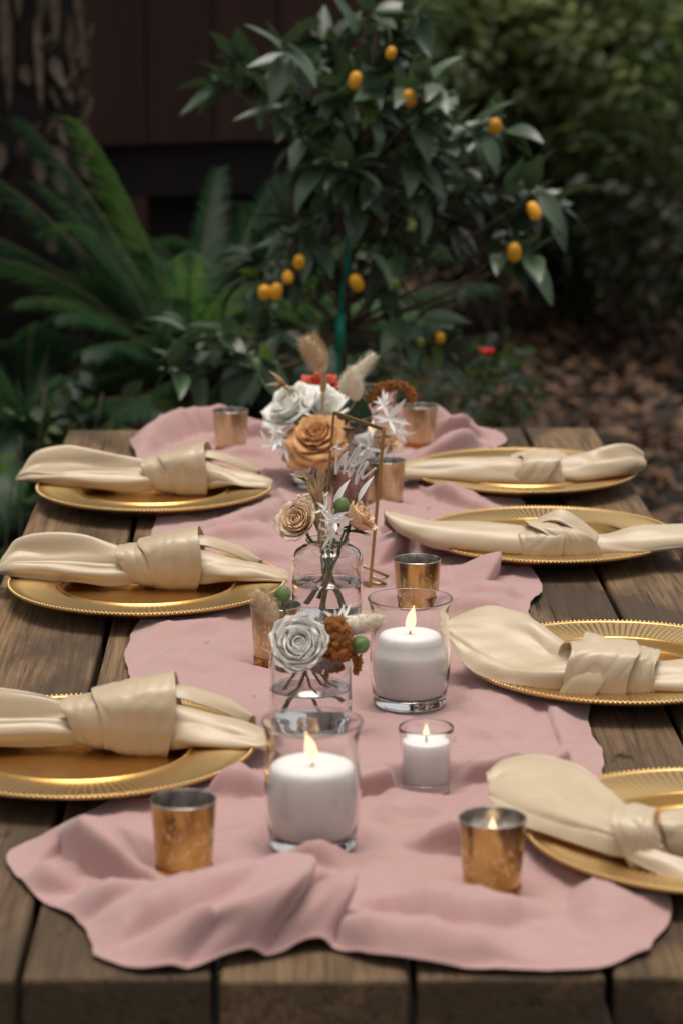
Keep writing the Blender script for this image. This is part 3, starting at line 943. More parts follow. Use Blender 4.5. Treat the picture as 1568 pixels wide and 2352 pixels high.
# beside the farther big candle: open fan to the left
napkin_right('R3', 'knotted satin napkin with an open fan end beside the farther large candle',
    [(-.178, [(-.020, .052), (-.018, .054), (-.012, .056), (-.006, .057), (.000, .058), (.006, .058), (.012, .057)]),
     (-.160, [(-.060, .028), (-.046, .040), (-.030, .050), (-.010, .057), (.010, .062), (.026, .062), (.036, .050)]),
     (-.130, [(-.084, .020), (-.074, .034), (-.056, .040), (-.026, .052), (.004, .066), (.026, .070), (.040, .050)]),
     (-.100, [(-.100, .019), (-.096, .036), (-.078, .038), (-.048, .042), (-.014, .064), (.012, .066), (.026, .044)]),
     (-.078, [(-.106, .018), (-.106, .036), (-.090, .042), (-.066, .038), (-.036, .054), (-.012, .056), (.000, .036)]),
     (-.055, [(-.106, .020), (-.108, .034), (-.096, .042), (-.080, .042), (-.060, .046), (-.044, .044), (-.036, .028)]),
     (-.030, [(-.100, .022), (-.100, .032), (-.092, .038), (-.082, .040), (-.072, .038), (-.064, .034), (-.060, .024)])],
    [((-.072, -.004, -.088, .033, .036, .030, .90, 1.0), 'knot', dict(tilt=.10, lift=-.003)),
     ((-.014, .022, -.084, .029, .032, .026, 1.0, .86), 'collar', dict(tilt=.1))],
    [(-.01, [(-.100, .018), (-.104, .026), (-.094, .036), (-.082, .040), (-.072, .036), (-.064, .028), (-.062, .018)]),
     (.03, [(-.106, .012), (-.114, .022), (-.102, .034), (-.084, .040), (-.068, .036), (-.056, .026), (-.054, .014)]),
     (.08, [(-.112, .014), (-.120, .022), (-.106, .036), (-.082, .042), (-.060, .040), (-.044, .028), (-.040, .014)]),
     (.13, [(-.108, .020), (-.116, .026), (-.102, .040), (-.078, .044), (-.052, .044), (-.036, .032), (-.032, .020)]),
     (.19, [(-.090, .024), (-.096, .028), (-.084, .036), (-.066, .040), (-.048, .038), (-.036, .030), (-.034, .024)])],
    [[[(-.078, -.118, .014), (-.060, -.122, .016), (-.044, -.124, .013)], [(-.066, -.116, .034), (-.050, -.122, .034), (-.032, -.122, .030)],
      [(-.056, -.098, .052), (-.040, -.106, .054), (-.020, -.106, .048)], [(-.046, -.074, .066), (-.030, -.082, .064), (-.012, -.084, .056)], [(-.040, -.052, .062), (-.024, -.060, .056), (-.008, -.064, .050)]]], 0, 83)

# front right: fan pointing back to the left, small tight knot
napkin_right('R4', 'knotted satin napkin on the front right plate, fan end pointing back over the runner',
    [(-.186, [(.030, .036), (.034, .038), (.040, .041), (.046, .044), (.052, .046), (.058, .047), (.064, .046)]),
     (-.170, [(-.004, .027), (.010, .036), (.030, .044), (.050, .049), (.070, .053), (.088, .052), (.100, .042)]),
     (-.140, [(-.036, .025), (-.024, .038), (-.002, .044), (.028, .050), (.062, .056), (.090, .056), (.108, .040)]),
     (-.112, [(-.062, .023), (-.054, .038), (-.036, .042), (-.006, .046), (.030, .056), (.064, .057), (.084, .038)]),
     (-.092, [(-.078, .022), (-.074, .036), (-.060, .040), (-.038, .042), (-.006, .050), (.022, .052), (.040, .034)]),
     (-.076, [(-.086, .024), (-.086, .034), (-.076, .040), (-.062, .041), (-.044, .044), (-.026, .044), (-.014, .030)]),
     (-.055, [(-.080, .026), (-.080, .033), (-.074, .038), (-.066, .039), (-.056, .038), (-.048, .035), (-.044, .026)])],
    [((-.092, -.058, -.066, .032, .026, .026, .95, 1.0), 'knot', dict(tilt=-.15)),
     ((-.064, .030, -.060, .034, .034, .029, .62, 1.02), 'collar', dict(tilt=.1, lift=.002))],
    [(-.02, [(-.080, .018), (-.084, .026), (-.076, .040), (-.060, .046), (-.044, .042), (-.034, .030), (-.034, .018)]),
     (.04, [(-.090, .012), (-.098, .022), (-.086, .038), (-.062, .046), (-.040, .042), (-.026, .028), (-.024, .014)]),
     (.10, [(-.090, .014), (-.100, .024), (-.086, .040), (-.060, .046), (-.036, .042), (-.020, .030), (-.018, .016)]),
     (.17, [(-.070, .022), (-.080, .028), (-.068, .038), (-.050, .042), (-.032, .038), (-.020, .030), (-.018, .024)])],
    [[[(-.090, -.088, .026), (-.080, -.092, .030), (-.070, -.090, .034)], [(-.066, -.106, .018), (-.060, -.104, .026), (-.054, -.098, .030)],
      [(-.046, -.120, .016), (-.040, -.114, .022), (-.034, -.106, .026)], [(-.026, -.128, .017), (-.022, -.120, .021), (-.018, -.110, .022)]]], 0, 97)

# ------------------------------------------------------------------ candles and glasses
def flame(parent, z, h=.026, r=.0052, lean=.0):
    prof = [(.0003, 0), (.55 * r, .06 * h), (.9 * r, .20 * h), (r, .34 * h), (.82 * r, .52 * h), (.5 * r, .72 * h), (.2 * r, .90 * h), (.0002, h)]
    v, f = lathe(smoothprof(prof, 3), 14)
    v = [(x + lean * (q / h) ** 1.6 * h, y, q) for x, y, q in v]
    return obj('flame', (v, f), M['flame'], parent, (0, 0, z))


def wick(parent, z, h=.007):
    return obj('wick', tube([(0, 0, z - .002), (.0003, 0, z + h * .6), (.0012, 0, z + h)], .0007, 6), M['wick'], parent)


def candle(p, label, prof, zt, lean=0.0, fh=.026, group='white candles', cat='candle', name='candle', sub=True):
    t = thing(name, label, cat, p, None, group)
    pr = smoothprof(prof, 4)
    v, f = lathe(pr, 48)
    v = [(x * (1 + .010 * noise.noise((x * 60, y * 60, z * 50))), y * (1 + .010 * noise.noise((x * 60, y * 60 + 3, z * 50))), z) for x, y, z in v]
    obj('wax', (v, f), M['wax'], t)
    wick(t, zt)
    if fh:
        flame(t, zt + .0035, fh, fh * .20, lean)
    return t


HUR_OUT = [(.0005, 0), (.030, 0), (.0352, .0012), (.0362, .0045), (.0362, .0080), (.0372, .0160), (.0392, .0300), (.0400, .0450), (.0396, .0600), (.0382, .0760), (.0376, .0870), (.0386, .0960), (.0408, .1040), (.0416, .1066)]
HUR_IN = [(.0404, .1066), (.0394, .1035), (.0367, .0955), (.0357, .0870), (.0363, .0760), (.0377, .0600), (.0381, .0450), (.0373, .0300), (.0352, .0170), (.0335, .0115), (.0300, .0098), (.0005, .0095)]


def hurricane(key, label, scale=1.0):
    t = thing('hurricane_glass', label, 'candle glass', pos[key], (0, 0, random.uniform(0, 6)), 'large flared candle glasses')
    prof = smoothprof(HUR_OUT, 4) + [(.0411, .1074)] + smoothprof(HUR_IN, 4)
    obj('glass', lathe([(r * scale, z * scale) for r, z in prof], 80), M['glass'], t)
    return t


hurricane('H1', 'large flared clear candle glass behind the small clear votive')
hurricane('H2', 'large flared clear candle glass nearest the front of the table')
hurricane('H3', 'flared clear candle glass at the far end half hidden by flowers')
up = Vector((0, 0, .0102))
candle(pos['H1'] + up, 'tiered white candle burning in the large glass beside the right napkins',
       [(.0005, 0), (.0270, 0), (.0325, .003), (.0360, .018), (.0369, .034), (.0358, .041), (.0335, .0455), (.0318, .050), (.0308, .056), (.0285, .0605), (.020, .0625), (.010, .0610), (.0005, .0605)], .0607, .16, .025)
candle(pos['H2'] + up, 'broad white candle burning in the large glass nearest the front',
       [(.0005, 0), (.0270, 0), (.0325, .003), (.0364, .018), (.0375, .034), (.0374, .044), (.0366, .053), (.0340, .0590), (.026, .0615), (.012, .0590), (.0005, .0580)], .0582, -.22, .026)
candle(pos['H3'] + up, 'low candle burning in the flared glass at the far end',
       [(.0005, 0), (.0270, 0), (.0325, .003), (.0355, .014), (.0350, .030), (.020, .032), (.0005, .031)], .031, .05, .024)

SM_PROF = smoothprof([(.0005, 0), (.0200, 0), (.0208, .0015), (.0215, .012), (.0232, .040), (.0243, .0570)], 4) + [(.0240, .0577)] + smoothprof([(.0233, .0570), (.0222, .040), (.0206, .012), (.0195, .0085), (.0005, .0080)], 4)
t = thing('votive_glass', 'small straight clear votive glass on the runner', 'candle glass', pos['S'])
obj('glass', lathe(SM_PROF, 64), M['glass'], t)
candle(pos['S'] + Vector((0, 0, .0086)), 'small white candle burning in the clear votive glass',
       [(.0005, 0), (.0185, 0), (.0194, .002), (.0203, .020), (.0206, .0345), (.0196, .0362), (.010, .0352), (.0005, .0350)], .0350, 0, .013)

VB = .0062
V_COAT = smoothprof([(.0180, VB), (.0222, VB + .0010), (.0231, VB + .006), (.0243, .030), (.0258, .052), (.0268, .0610)], 4)
V_IN = smoothprof([(.0268, .0610), (.0264, .0617), (.0257, .0608), (.0245, .050), (.0228, .028), (.0212, VB + .006), (.0005, VB + .004)], 4)
V_BASE = smoothprof([(.0005, 0), (.0205, 0), (.0228, .0008), (.0233, .0030), (.0232, VB + .0008), (.0200, VB + .0006), (.0005, VB + .0006)], 4)
VME = (mesh('coat', *lathe(V_COAT, 56)), mesh('silvered_inside', *lathe(V_IN, 56)), mesh('foot', *lathe(V_BASE, 56)))
VCOL = {'V1': 'palegold', 'V2': 'palegold', 'V3': 'palegold', 'V4': 'amber', 'V5': 'palegold', 'V6': 'amber', 'V7': 'amber', 'V8': 'brownm'}
VLAB = {'V1': 'pale gold mottled votive glass at the far left of the runner', 'V2': 'pale gold mottled votive glass at the far right of the runner',
        'V3': 'pale gold mottled votive glass behind the right bar of the sign', 'V4': 'amber mottled votive glass behind the farther large candle glass',
        'V5': 'pale gold speckled votive glass left of the white ranunculus', 'V6': 'amber mottled votive glass at the front left',
        'V7': 'amber mottled votive glass with a bright flame at the front right', 'V8': 'dark brown mottled votive glass seen through the sign'}
VARI = {}
for k, c_ in VCOL.items():
    t = thing('mottled_votive', VLAB[k], 'votive', pos[k], (0, 0, random.uniform(0, 6)), 'mottled metallic votive glasses')
    if c_ not in VARI: VARI[c_] = VME[0].copy()
    link('coat', VARI[c_], M[c_], t)
    link('silvered_inside', VME[1], M['silver'], t)
    link('foot', VME[2], M['amberglass'], t)
TEA = [(.0005, 0), (.0188, 0), (.0190, .001), (.0196, .018), (.0190, .020), (.0005, .0195)]
for k, lab, zt in (('V7', 'tealight burning inside the front right amber votive', .032), ('V2', 'tealight burning inside the far right votive', .014), ('V3', 'tealight burning inside the votive behind the sign', .014),
                   ('V6', 'unlit tealight inside the front left amber votive', .010), ('V5', 'tealight burning inside the speckled votive left of the ranunculus', .014), ('V4', 'unlit tealight inside the amber votive', .010), ('V1', 'unlit tealight inside the far left votive', .010)):
    candle(pos[k] + Vector((0, 0, VB + .0046)), lab, [(r, z * zt / .0195) for r, z in TEA], zt - .0005, .0, 0 if 'unlit' in lab else .016, 'tealights inside the votives', 'tealight', 'tealight')

# ------------------------------------------------------------------ flower jars
JO = [(.0005, 0), (.0330, 0), (.0375, .0020), (.0390, .0070), (.0390, .060), (.0386, .070), (.0360, .0785), (.0300, .0835), (.0248, .0860), (.0235, .0885), (.0240, .0920)]
JI = [(.0225, .0920), (.0220, .0885), (.0232, .0848), (.0290, .0815), (.0345, .0770), (.0368, .069), (.0372, .060), (.0372, .012), (.0340, .0085), (.0005, .0078)]
JLAB = {'A': 'clear glass jar under the big apricot rose', 'B': 'clear glass jar holding two small peach roses', 'C': 'clear glass jar under the white ranunculus'}
JME = mesh('glass', *lathe(smoothprof(JO, 4) + [(.0234, .0926)] + smoothprof(JI, 4), 72))
WME = mesh('water', *lathe(smoothprof([(.0005, .0081), (.0338, .0088), (.0369, .0122), (.0369, .030), (.0369, .0445), (.0362, .0440), (.0005, .0438)], 4), 56))
for k in 'ABC':
    t = thing('glass_jar', JLAB[k], 'jar', pos[k], (0, 0, random.uniform(0, 6)), 'clear flower jars')
    link('glass', JME, M['glass'], t)
    link('water', WME, M['water'], t)

# ------------------------------------------------------------------ brass framed sign
SB = on(849, 1346, TOP + CLOTH)                 # foot of the near upright
SL = on(739, 1297, TOP + CLOTH)
ax = (SL - SB); ax.z = 0
SW, SH = .125, .187
ax.normalize()
upv = (Vector((.085, 0, 1)) + Vector((-ax.y, ax.x, 0)) * .06).normalized()
upv = (upv - ax * upv.dot(ax)).normalized()
upv = (upv + Vector((.07, 0, 0))).normalized()
TL, TR, BR, BL = SB + ax * SW + upv * SH, SB + upv * SH, SB.copy(), SB + ax * SW
sign = thing('table_sign', 'brass framed glass sign with white handwritten lettering', 'sign', SB)
def sq(p): return p - SB
for a, b in ((TL, TR), (TR, BR), (BR, BL), (BL, TL)):
    bevel(obj('frame_bar', tube([sq(a), sq(b)], .0027, 4), M['brass'], sign, smooth=False), .0006)
nrm = ax.cross(upv).normalized()
v = [sq(p) + nrm * s for s in (-.0008, .0008) for p in (TL + (BR - TL) * .012, TR + (BL - TR) * .012, BR + (TL - BR) * .012, BL + (TR - BL) * .012)]
pane = obj('pane', (v, [(0, 1, 2, 3), (7, 6, 5, 4), (0, 4, 5, 1), (1, 5, 6, 2), (2, 6, 7, 3), (3, 7, 4, 0)]), M['glass'], sign, smooth=False)
bm = bmesh.new(); bm.from_mesh(pane.data); bmesh.ops.recalc_face_normals(bm, faces=bm.faces); bm.to_mesh(pane.data); bm.free()
fdir = nrm if nrm.y > 0 else -nrm
foot = SB + ax * .030 + fdir * .045; foot.z = TOP + .004
foot2 = SB + Vector((.019, .006, 0)); foot2.z = TOP + .006
obj('easel_leg', join(tube([sq(BR + ax * .03 + upv * .02), sq(foot)], .0018, 6), tube([sq(BR + upv * .012), sq(foot2)], .0016, 6), tube([sq(foot2), sq(BR + ax * .02)], .0015, 6)), M['brass'], sign)
S1 = [(.145, .165), (.15, .27), (.16, .379), (.20, .33), (.26, .265), (.325, .238), (.30, .285), (.272, .308), (.30, .27), (.345, .222), (.33, .29), (.318, .363), (.36, .305), (.47, .222), (.56, .160), (.60, .148), (.575, .185), (.46, .275), (.42, .33), (.43, .367), (.485, .335), (.50, .30), (.47, .292),
      (.56, .275), (.66, .205), (.735, .153), (.757, .165), (.665, .25), (.585, .33), (.57, .40), (.63, .34), (.70, .285), (.765, .25), (.745, .240), (.695, .295), (.69, .347), (.76, .325), (.93, .255)]
S2 = [(.03, .24), (.10, .213), (.20, .220), (.29, .203), (.34, .17)]
face = -nrm if nrm.y > 0 else nrm
def sgn(u, v_): return sq(TL) + (TR - TL) * u + (BL - TL) * v_ + face * .0015
obj('lettering', join(*[tube(spline([sgn(*q) for q in S_], len(S_) * 6), .0014, 6) for S_ in (S1, S2)]), M['paint'], sign)

# ------------------------------------------------------------------ flowers
def petal_sheet(R_, t, op, rr, cup=1.0, wide=1.0, curl=1.0):
    """one petal of a bloom, facing +X, base near the axis; t is 0 inside to 1 outside"""
    nb, na = 8, 7
    L = R_ * (.62 + .62 * t)
    th0 = R(40 + 55 * t)
    th1 = R(-22 * cup + (70 * op + 22 * cup) * t ** 1.1 + rr.uniform(-8, 8))
    rho, z = R_ * (.03 + .12 * t), -R_ * (.10 + .22 * t)
    prof = []
    for i in range(nb):
        b = i / (nb - 1)
        th = th0 + (th1 - th0) * min(1, b * 1.5)
        if b > .72: th += R(75) * t * (b - .72) / .28 * op * curl
        if i:
            rho += L / (nb - 1) * math.sin(th); z += L / (nb - 1) * math.cos(th)
        prof.append((max(rho, .01 * R_), z, b))
    v = []
    ww = R_ * (.42 + .55 * t) * wide
    nt_ = rr.uniform(-.15, .15)
    for rho, z, b in prof:
        wv = ww * (.35 + .65 * math.sin(PI * min(1, .12 + .60 * b))) * (1 if b < .8 else math.sqrt(max(.02, 1 - ((b - .8) / .215) ** 2)))
        for j in range(na):
            a = -1 + 2 * j / (na - 1)
            ang = a * min(1.75, wv / max(rho, .22 * R_))
            zz = z + R_ * .05 * t * math.sin(a * 4 + nt_ * 20) * b - R_ * .05 * a * a * b
            rh = rho * (1 + .05 * t * math.sin(a * 5 + nt_ * 30) * b)
            v.append((rh * math.cos(ang), rh * math.sin(ang), zz))
    return v, gridfaces(nb, na)


def bloom(root, c, axis, R_, n, op, mats, seed, cup=1.0, th=.0006, wide=1.0, curl=1.0):
    """petals as parts of root; c is relative to root"""
    rr = random.Random(seed)
    q = Vector(axis).normalized().to_track_quat('Z', 'Y')
    for k in range(n):
        t = k / (n - 1)
        m_ = mats[min(len(mats) - 1, int(t * len(mats)))]
        o = obj('petal', petal_sheet(R_ * rr.uniform(.95, 1.05), t, op, rr, cup, wide, curl), m_, root, c, q @ Quaternion((0, 0, 1), k * 2.39996 + rr.uniform(-.2, .2)))
        solid(o, th, 0)


def stempath(head, jar, seed, bottom=.012):
    rr = random.Random(seed)
    j = pos[jar]
    a = rr.uniform(0, 2 * PI)
    m_ = Vector((j.x + rr.uniform(.004, .016) * math.cos(a), j.y + .012 * math.sin(a), j.z + .087))
    g = a + PI + rr.uniform(-.9, .9); q = rr.uniform(.006, .029)
    e = Vector((j.x + q * math.cos(g), j.y + q * math.sin(g), j.z + bottom + rr.choice((0, .004, .016, .03))))
    return m_, e


def stem(root, head, jar, seed, r=.0016, mt=None, drop=None, name='stem', mid=None):
    m_, e = stempath(head, jar, seed)
    if r < .0012: e = m_.lerp(e, .35)
    d = drop or Vector((0, 0, -1))
    k = head + d * .02
    pts = spline([head, k.lerp(m_, .35) if mid is None else mid, m_, e.lerp(m_, .5), e], 18)
    return obj(name, tube([p - root.location for p in pts], r, 7), mt or M['stem'], root)


def leaf_part(root, base, d, L, W, mt, name='leaf', roll=0, curl=.4, fold=.2, seed=0, wave=0.0):
    return obj(name, leafshape(L, W, 5, 8, curl, fold, 1.0, wave, seed), mt, root, base - root.location, quat_to(d, roll))


def flower(name, label, cat, jar, px, py, dY):
    h = at(px, py, pos[jar].y + dY)
    return thing(name, label, cat, h), h


VIEW = (CAM - pos['B']).normalized()


def rose(label, jar, px, py, dY, Rr, axis, n, op, mats, seed, cup=1.0, sep=True, wide=1.0, curl=1.0, kind='rose'):
    t, h = flower(kind, label, kind, jar, px, py, dY)
    ax_ = Vector(axis).normalized()
    bloom(t, (0, 0, 0), ax_, Rr, n, op, mats, seed, cup, .0006, wide, curl)
    b0 = h - ax_ * Rr * .36
    stem(t, b0, jar, seed, .0019)
    obj('calyx', xf(lathe(smoothprof([(.0005, -.3), (.10, -.28), (.18, -.1), (.17, .05)], 3), 12), Matrix.Translation(-ax_ * Rr * .12) @ ax_.to_track_quat('Z', 'Y').to_matrix().to_4x4() @ Matrix.Scale(Rr, 4)), M['stem'], t)
    if sep:
        side = ax_.orthogonal().normalized()
        for k in range(5):
            dd = Quaternion(ax_, k * 2 * PI / 5 + .4) @ side
            leaf_part(t, b0 + ax_ * Rr * .10, dd * .9 + ax_ * .3, Rr * .75, Rr * .22, M['stem'], 'sepal', curl=.6, seed=k)
    return t, h


def bunny(label, jar, px, py, dY, L, W, axis, mt, seed, bristle=1.0, stemmid=None):
    t, h = flower('bunny_tail_grass', label, 'dried grass', jar, px, py, dY)
    rr = random.Random(seed)
    ax_ = Vector(axis).normalized()
    q = ax_.to_track_quat('Z', 'Y')
    pr = smoothprof([(.0004, -.5), (.26, -.46), (.46, -.28), (.50, -.08), (.42, .15), (.28, .34), (.12, .47), (.0004, .5)], 4)
    v, f = lathe(pr, 20)
    v = [Vector((x * W * (1 + .22 * noise.noise((x * 7, y * 7, z * 9 + seed))), y * W * (1 + .22 * noise.noise((x * 7 + 3, y * 7, z * 9 + seed))), z * L)) for x, y, z in v]
    obj('seed_head', ([q @ p for p in v], f), mt, t)
    bv, bf = [], []
    for k in range(int(700 * bristle + 300)):
        b = rr.uniform(-.46, .46)
        g = rr.uniform(0, 2 * PI)
        rad = W * .46 * math.sqrt(max(.05, 1 - (b * 2) ** 2))
        p0 = Vector((rad * math.cos(g), rad * math.sin(g), b * L))
        d = Vector((math.cos(g) * .8, math.sin(g) * .8, .75 + rr.uniform(-.2, .4))).normalized()
        ln = L * rr.uniform(.10, .26) * (.6 + .4 * bristle)
        s = d.cross(Vector((rr.uniform(-1, 1), rr.uniform(-1, 1), rr.uniform(-1, 1)))).normalized() * .0003
        n0 = len(bv)
        bv += [q @ (p0 - s), q @ (p0 + s), q @ (p0 + d * ln)]
        bf.append((n0, n0 + 1, n0 + 2))
    tag(obj('bristles', (bv, bf), mt, t), kind='stuff')
    stem(t, h - ax_ * L * .48, jar, seed, .0008, M['tan'], mid=stemmid)
    return t


def amaranth(label, jar, pts, rad, mt, seed, jarstem=True, n=420):
    """pts: (px, py, dY) along the tassel, from the stem end to the tip"""
    w3 = [at(x, y, pos[jar].y + d) for x, y, d in pts]
    t = thing('amaranth_tassel', label, 'amaranth', w3[0])
    rr = random.Random(seed)
    sp = spline(w3, 40)
    iv, jf = ico()
    v, f = [], []
    for k in range(n):
        b = rr.random()
        i = min(int(b * 39), 38)
        c = sp[i].lerp(sp[i + 1], b * 39 - i)
        rd = rad * (1 - .55 * b ** 2) * (.75 + .5 * noise.noise((b * 14, seed, 0)) + .25)
        d = Vector((rr.gauss(0, 1), rr.gauss(0, 1), rr.gauss(0, 1))).normalized()
        c = c + d * rd * rr.uniform(.4, 1.0)
        s = rad * rr.uniform(.16, .34)
        n0 = len(v)
        v += [c + p * s * rr.uniform(.8, 1.2) - w3[0] for p in iv]
        f += [tuple(k2 + n0 for k2 in q) for q in jf]
    tag(obj('tassel', (v, f), mt, t, smooth=False), kind='stuff')
    stem(t, w3[0], jar, seed, .0013, M['rustdark'])
    return t


def star_sprig(label, jar, stars, seed, name='bleached_sprig'):
    """stars: (px, py, dY, radius, leaves, facing)"""
    h0 = at(stars[0][0], stars[0][1], pos[jar].y + stars[0][2])
    t = thing(name, label, 'dried sprig', h0)
    rr = random.Random(seed)
    for i, (px, py, dY, rad, nl, fc) in enumerate(stars):
        c = at(px, py, pos[jar].y + dY)
        fc = Vector(fc).normalized()
        s = fc.orthogonal().normalized()
        for k in range(nl):
            d = Quaternion(fc, k * 2 * PI / nl + rr.uniform(-.7, .7)) @ s + fc * rr.uniform(-.1, 1.0)
            q = Matrix((d.cross(fc).normalized(), d.normalized(), d.cross(fc).normalized().cross(d.normalized()))).transposed().to_quaternion()
            obj('leaf', leafshape(rad * rr.uniform(.55, 1.2), rad * rr.uniform(.16, .28), 5, 8, rr.uniform(-.5, .9), .4, 1.4, .15, k), M['bleach'], t, c - h0, q)
        stem(t, c, jar, seed, .0007, M['bleach'], name='stem')
    return t


def buds(label, jar, px, py, dY, r, seed, mid=None, droop=(0, 0, 1)):
    t, h = flower('flower_bud', label, 'bud', jar, px, py, dY)
    ax_ = Vector(droop).normalized()
    prof = smoothprof([(.0005, -1.0), (.55, -.85), (.95, -.25), (.92, .3), (.55, .85), (.18, 1.05), (.0005, 1.1)], 3)
    v, f = lathe(prof, 20)
    v = [(x * (1 + .10 * math.cos(5 * math.atan2(y, x))), y * (1 + .10 * math.cos(5 * math.atan2(y, x))), z) for x, y, z in v]
    obj('bud', xf((v, f), ax_.to_track_quat('Z', 'Y').to_matrix().to_4x4() @ Matrix.Scale(r, 4)), M['paleg'], t)
    for k in range(5):
        d = Quaternion(ax_, k * 1.257) @ ax_.orthogonal().normalized()
        leaf_part(t, h - ax_ * r * .95, d * .8 + ax_ * .5, r * 1.5, r * .7, M['paleg'], 'sepal', curl=-.9, seed=k)
    stem(t, h - ax_ * r * .9, jar, seed, .0015, mid=mid)
    return t


def seedpod(label, jar, px, py, dY, L, axis, seed, claws=6, spread=.45):
    t, h = flower('dried_pod', label, 'dried flower', jar, px, py, dY)
    ax_ = Vector(axis).normalized()
    rr = random.Random(seed)
    for k in range(claws):
        d = Quaternion(ax_, k * 2 * PI / claws + rr.uniform(-.3, .3)) @ ax_.orthogonal().normalized()
        leaf_part(t, h, ax_ + d * spread * rr.uniform(.5, 1.2), L * rr.uniform(.7, 1.1), L * .26, M['tan'], 'husk', roll=rr.uniform(-1, 1), curl=rr.uniform(-.5, .7), fold=.7, seed=k)
    pts = [h - t.location, h - ax_ * L * .5 - t.location]
    obj('neck', tube(pts, [L * .13, L * .06], 8), M['tan'], t)
    stem(t, h - ax_ * L * .45, jar, seed, .0013, M['tan'])
    return t


# --- far arrangement
rose('big open apricot garden rose left of the sign', 'A', 730, 1012, -.035, .042, (-.15, -.62, .80), 34, 1.0, [M['rosebig']], 1, 1.1)
rose('large white rose above the apricot rose', 'A', 745, 945, .02, .042, (.1, -.45, .9), 17, .75, [M['white']], 2)
rose('large white rose leaning left at the back of the flowers', 'A', 672, 940, .035, .042, (-.5, -.35, .8), 17, .7, [M['whitegreen']] + [M['white']] * 5, 3)
rose('red flower behind the white roses', 'A', 735, 893, .10, .036, (.0, -.1, 1), 18, .9, [M['red']], 4)
rose('small peach rose right of the sign bar', 'A', 884, 1018, .0, .021, (.35, -.75, .55), 20, .35, [M['peach']], 5)
bunny('tall tan bunny tail grass with long bristles above the white roses', 'A', 724, 815, .0, .056, .023, (-.42, 0, .9), M['tanfluff'], 6, 1.5)
bunny('upright cream bunny tail grass before the green leaf', 'A', 815, 880, -.02, .050, .021, (-.05, 0, 1), M['cream'], 7, .5)
bunny('slanting cream bunny tail grass pointing up to the right', 'A', 833, 845, .03, .052, .017, (.62, 0, .78), M['cream'], 8, .5)
bunny('short cream bunny tail grass between red flower and upright tail', 'A', 795, 878, .05, .036, .018, (.3, 0, .95), M['cream'], 9, .4)
seedpod('dried tan husk splayed out at the left of the flowers', 'A', 655, 888, .03, .030, (-.85, 0, .5), 10)
seedpod('pale dried stalk end standing among the white roses', 'A', 742, 905, -.01, .028, (.05, 0, 1), 11, 5, .15)
amaranth('curved rust amaranth tassel arching right at the back', 'A', [(852, 918, .03), (872, 896, .03), (900, 885, .03), (928, 888, .03), (944, 902, .03), (946, 918, .03)], .0095, M['rust'], 12, n=520)
amaranth('dark brown amaranth tucked under the apricot rose', 'A', [(760, 985, .0), (775, 970, -.01), (790, 962, -.01)], .013, M['rustdark'], 13, n=300)
amaranth('dark brown amaranth hanging left of the apricot rose', 'A', [(690, 1040, -.01), (655, 1012, -.01), (632, 1020, -.01)], .008, M['rustdark'], 14, n=220)
t, h = flower('broad_leaf_stem', 'broad dark green leaf behind the top bar of the sign', 'leaf stem', 'A', 815, 1000, .0)
for dx, d, L_, W_ in ((0, (.05, .1, 1), .062, .052), (0, (.45, -.25, .6), .055, .045), (0, (-.1, -.75, .35), .060, .048)):
    leaf_part(t, h, d, L_, W_, M['darkleaf'], curl=.2, fold=.12, seed=3, roll=0)
stem(t, h, 'A', 15, .0015)
t, h = flower('rose_leaf_stem', 'green rose leaves beside the apricot rose', 'leaf stem', 'A', 690, 975, -.01)
for px, py, d, L_ in ((0, 0, (-.9, -.2, .12), .034), (0, 0, (.8, -.4, .35), .036), (0, 0, (-.5, -.6, .4), .026)):
    leaf_part(t, h, d, L_, L_ * .5, M['ruscus'], curl=.4, seed=2)
stem(t, h, 'A', 16, .0012)
t, h = flower('ruscus_stem', 'long green leaf hanging over the votive behind the sign', 'leaf stem', 'A', 862, 1058, -.03)
for d, L_ in (((.8, -.15, -.62), .050), ((.5, -.2, -.5), .038), ((.2, -.3, .6), .03)):
    leaf_part(t, h, d, L_, L_ * .33, M['ruscus'], curl=.2, seed=4)
stem(t, h, 'A', 17, .0011)
star_sprig('white bleached star leaves right of the broad green leaf', 'A', [(893, 962, -.03, .034, 7, (.2, -.8, .4)), (912, 985, -.02, .026, 6, (.5, -.7, .3)), (880, 930, -.02, .022, 5, (.1, -.6, .7)), (920, 1000, -.03, .024, 5, (.7, -.6, .0))], 18)
star_sprig('white bleached star leaves below the small peach rose', 'A', [(868, 1060, -.06, .032, 7, (.1, -.9, .2)), (850, 1030, -.05, .026, 6, (-.2, -.8, .4)), (840, 1075, -.06, .028, 5, (-.2, -.9, .1)), (895, 1062, -.05, .026, 6, (.4, -.8, .2)), (905, 1040, -.04, .022, 5, (.6, -.7, .2))], 19)
star_sprig('thin white bleached twigs spread at the left of the apricot rose', 'A', [(640, 1010, -.02, .028, 6, (-.2, -.8, .5)), (622, 1022, -.02, .024, 5, (-.4, -.7, .4)), (655, 1030, -.03, .026, 6, (0, -.9, .3)), (636, 990, -.02, .02, 4, (-.2, -.5, .8))], 20)
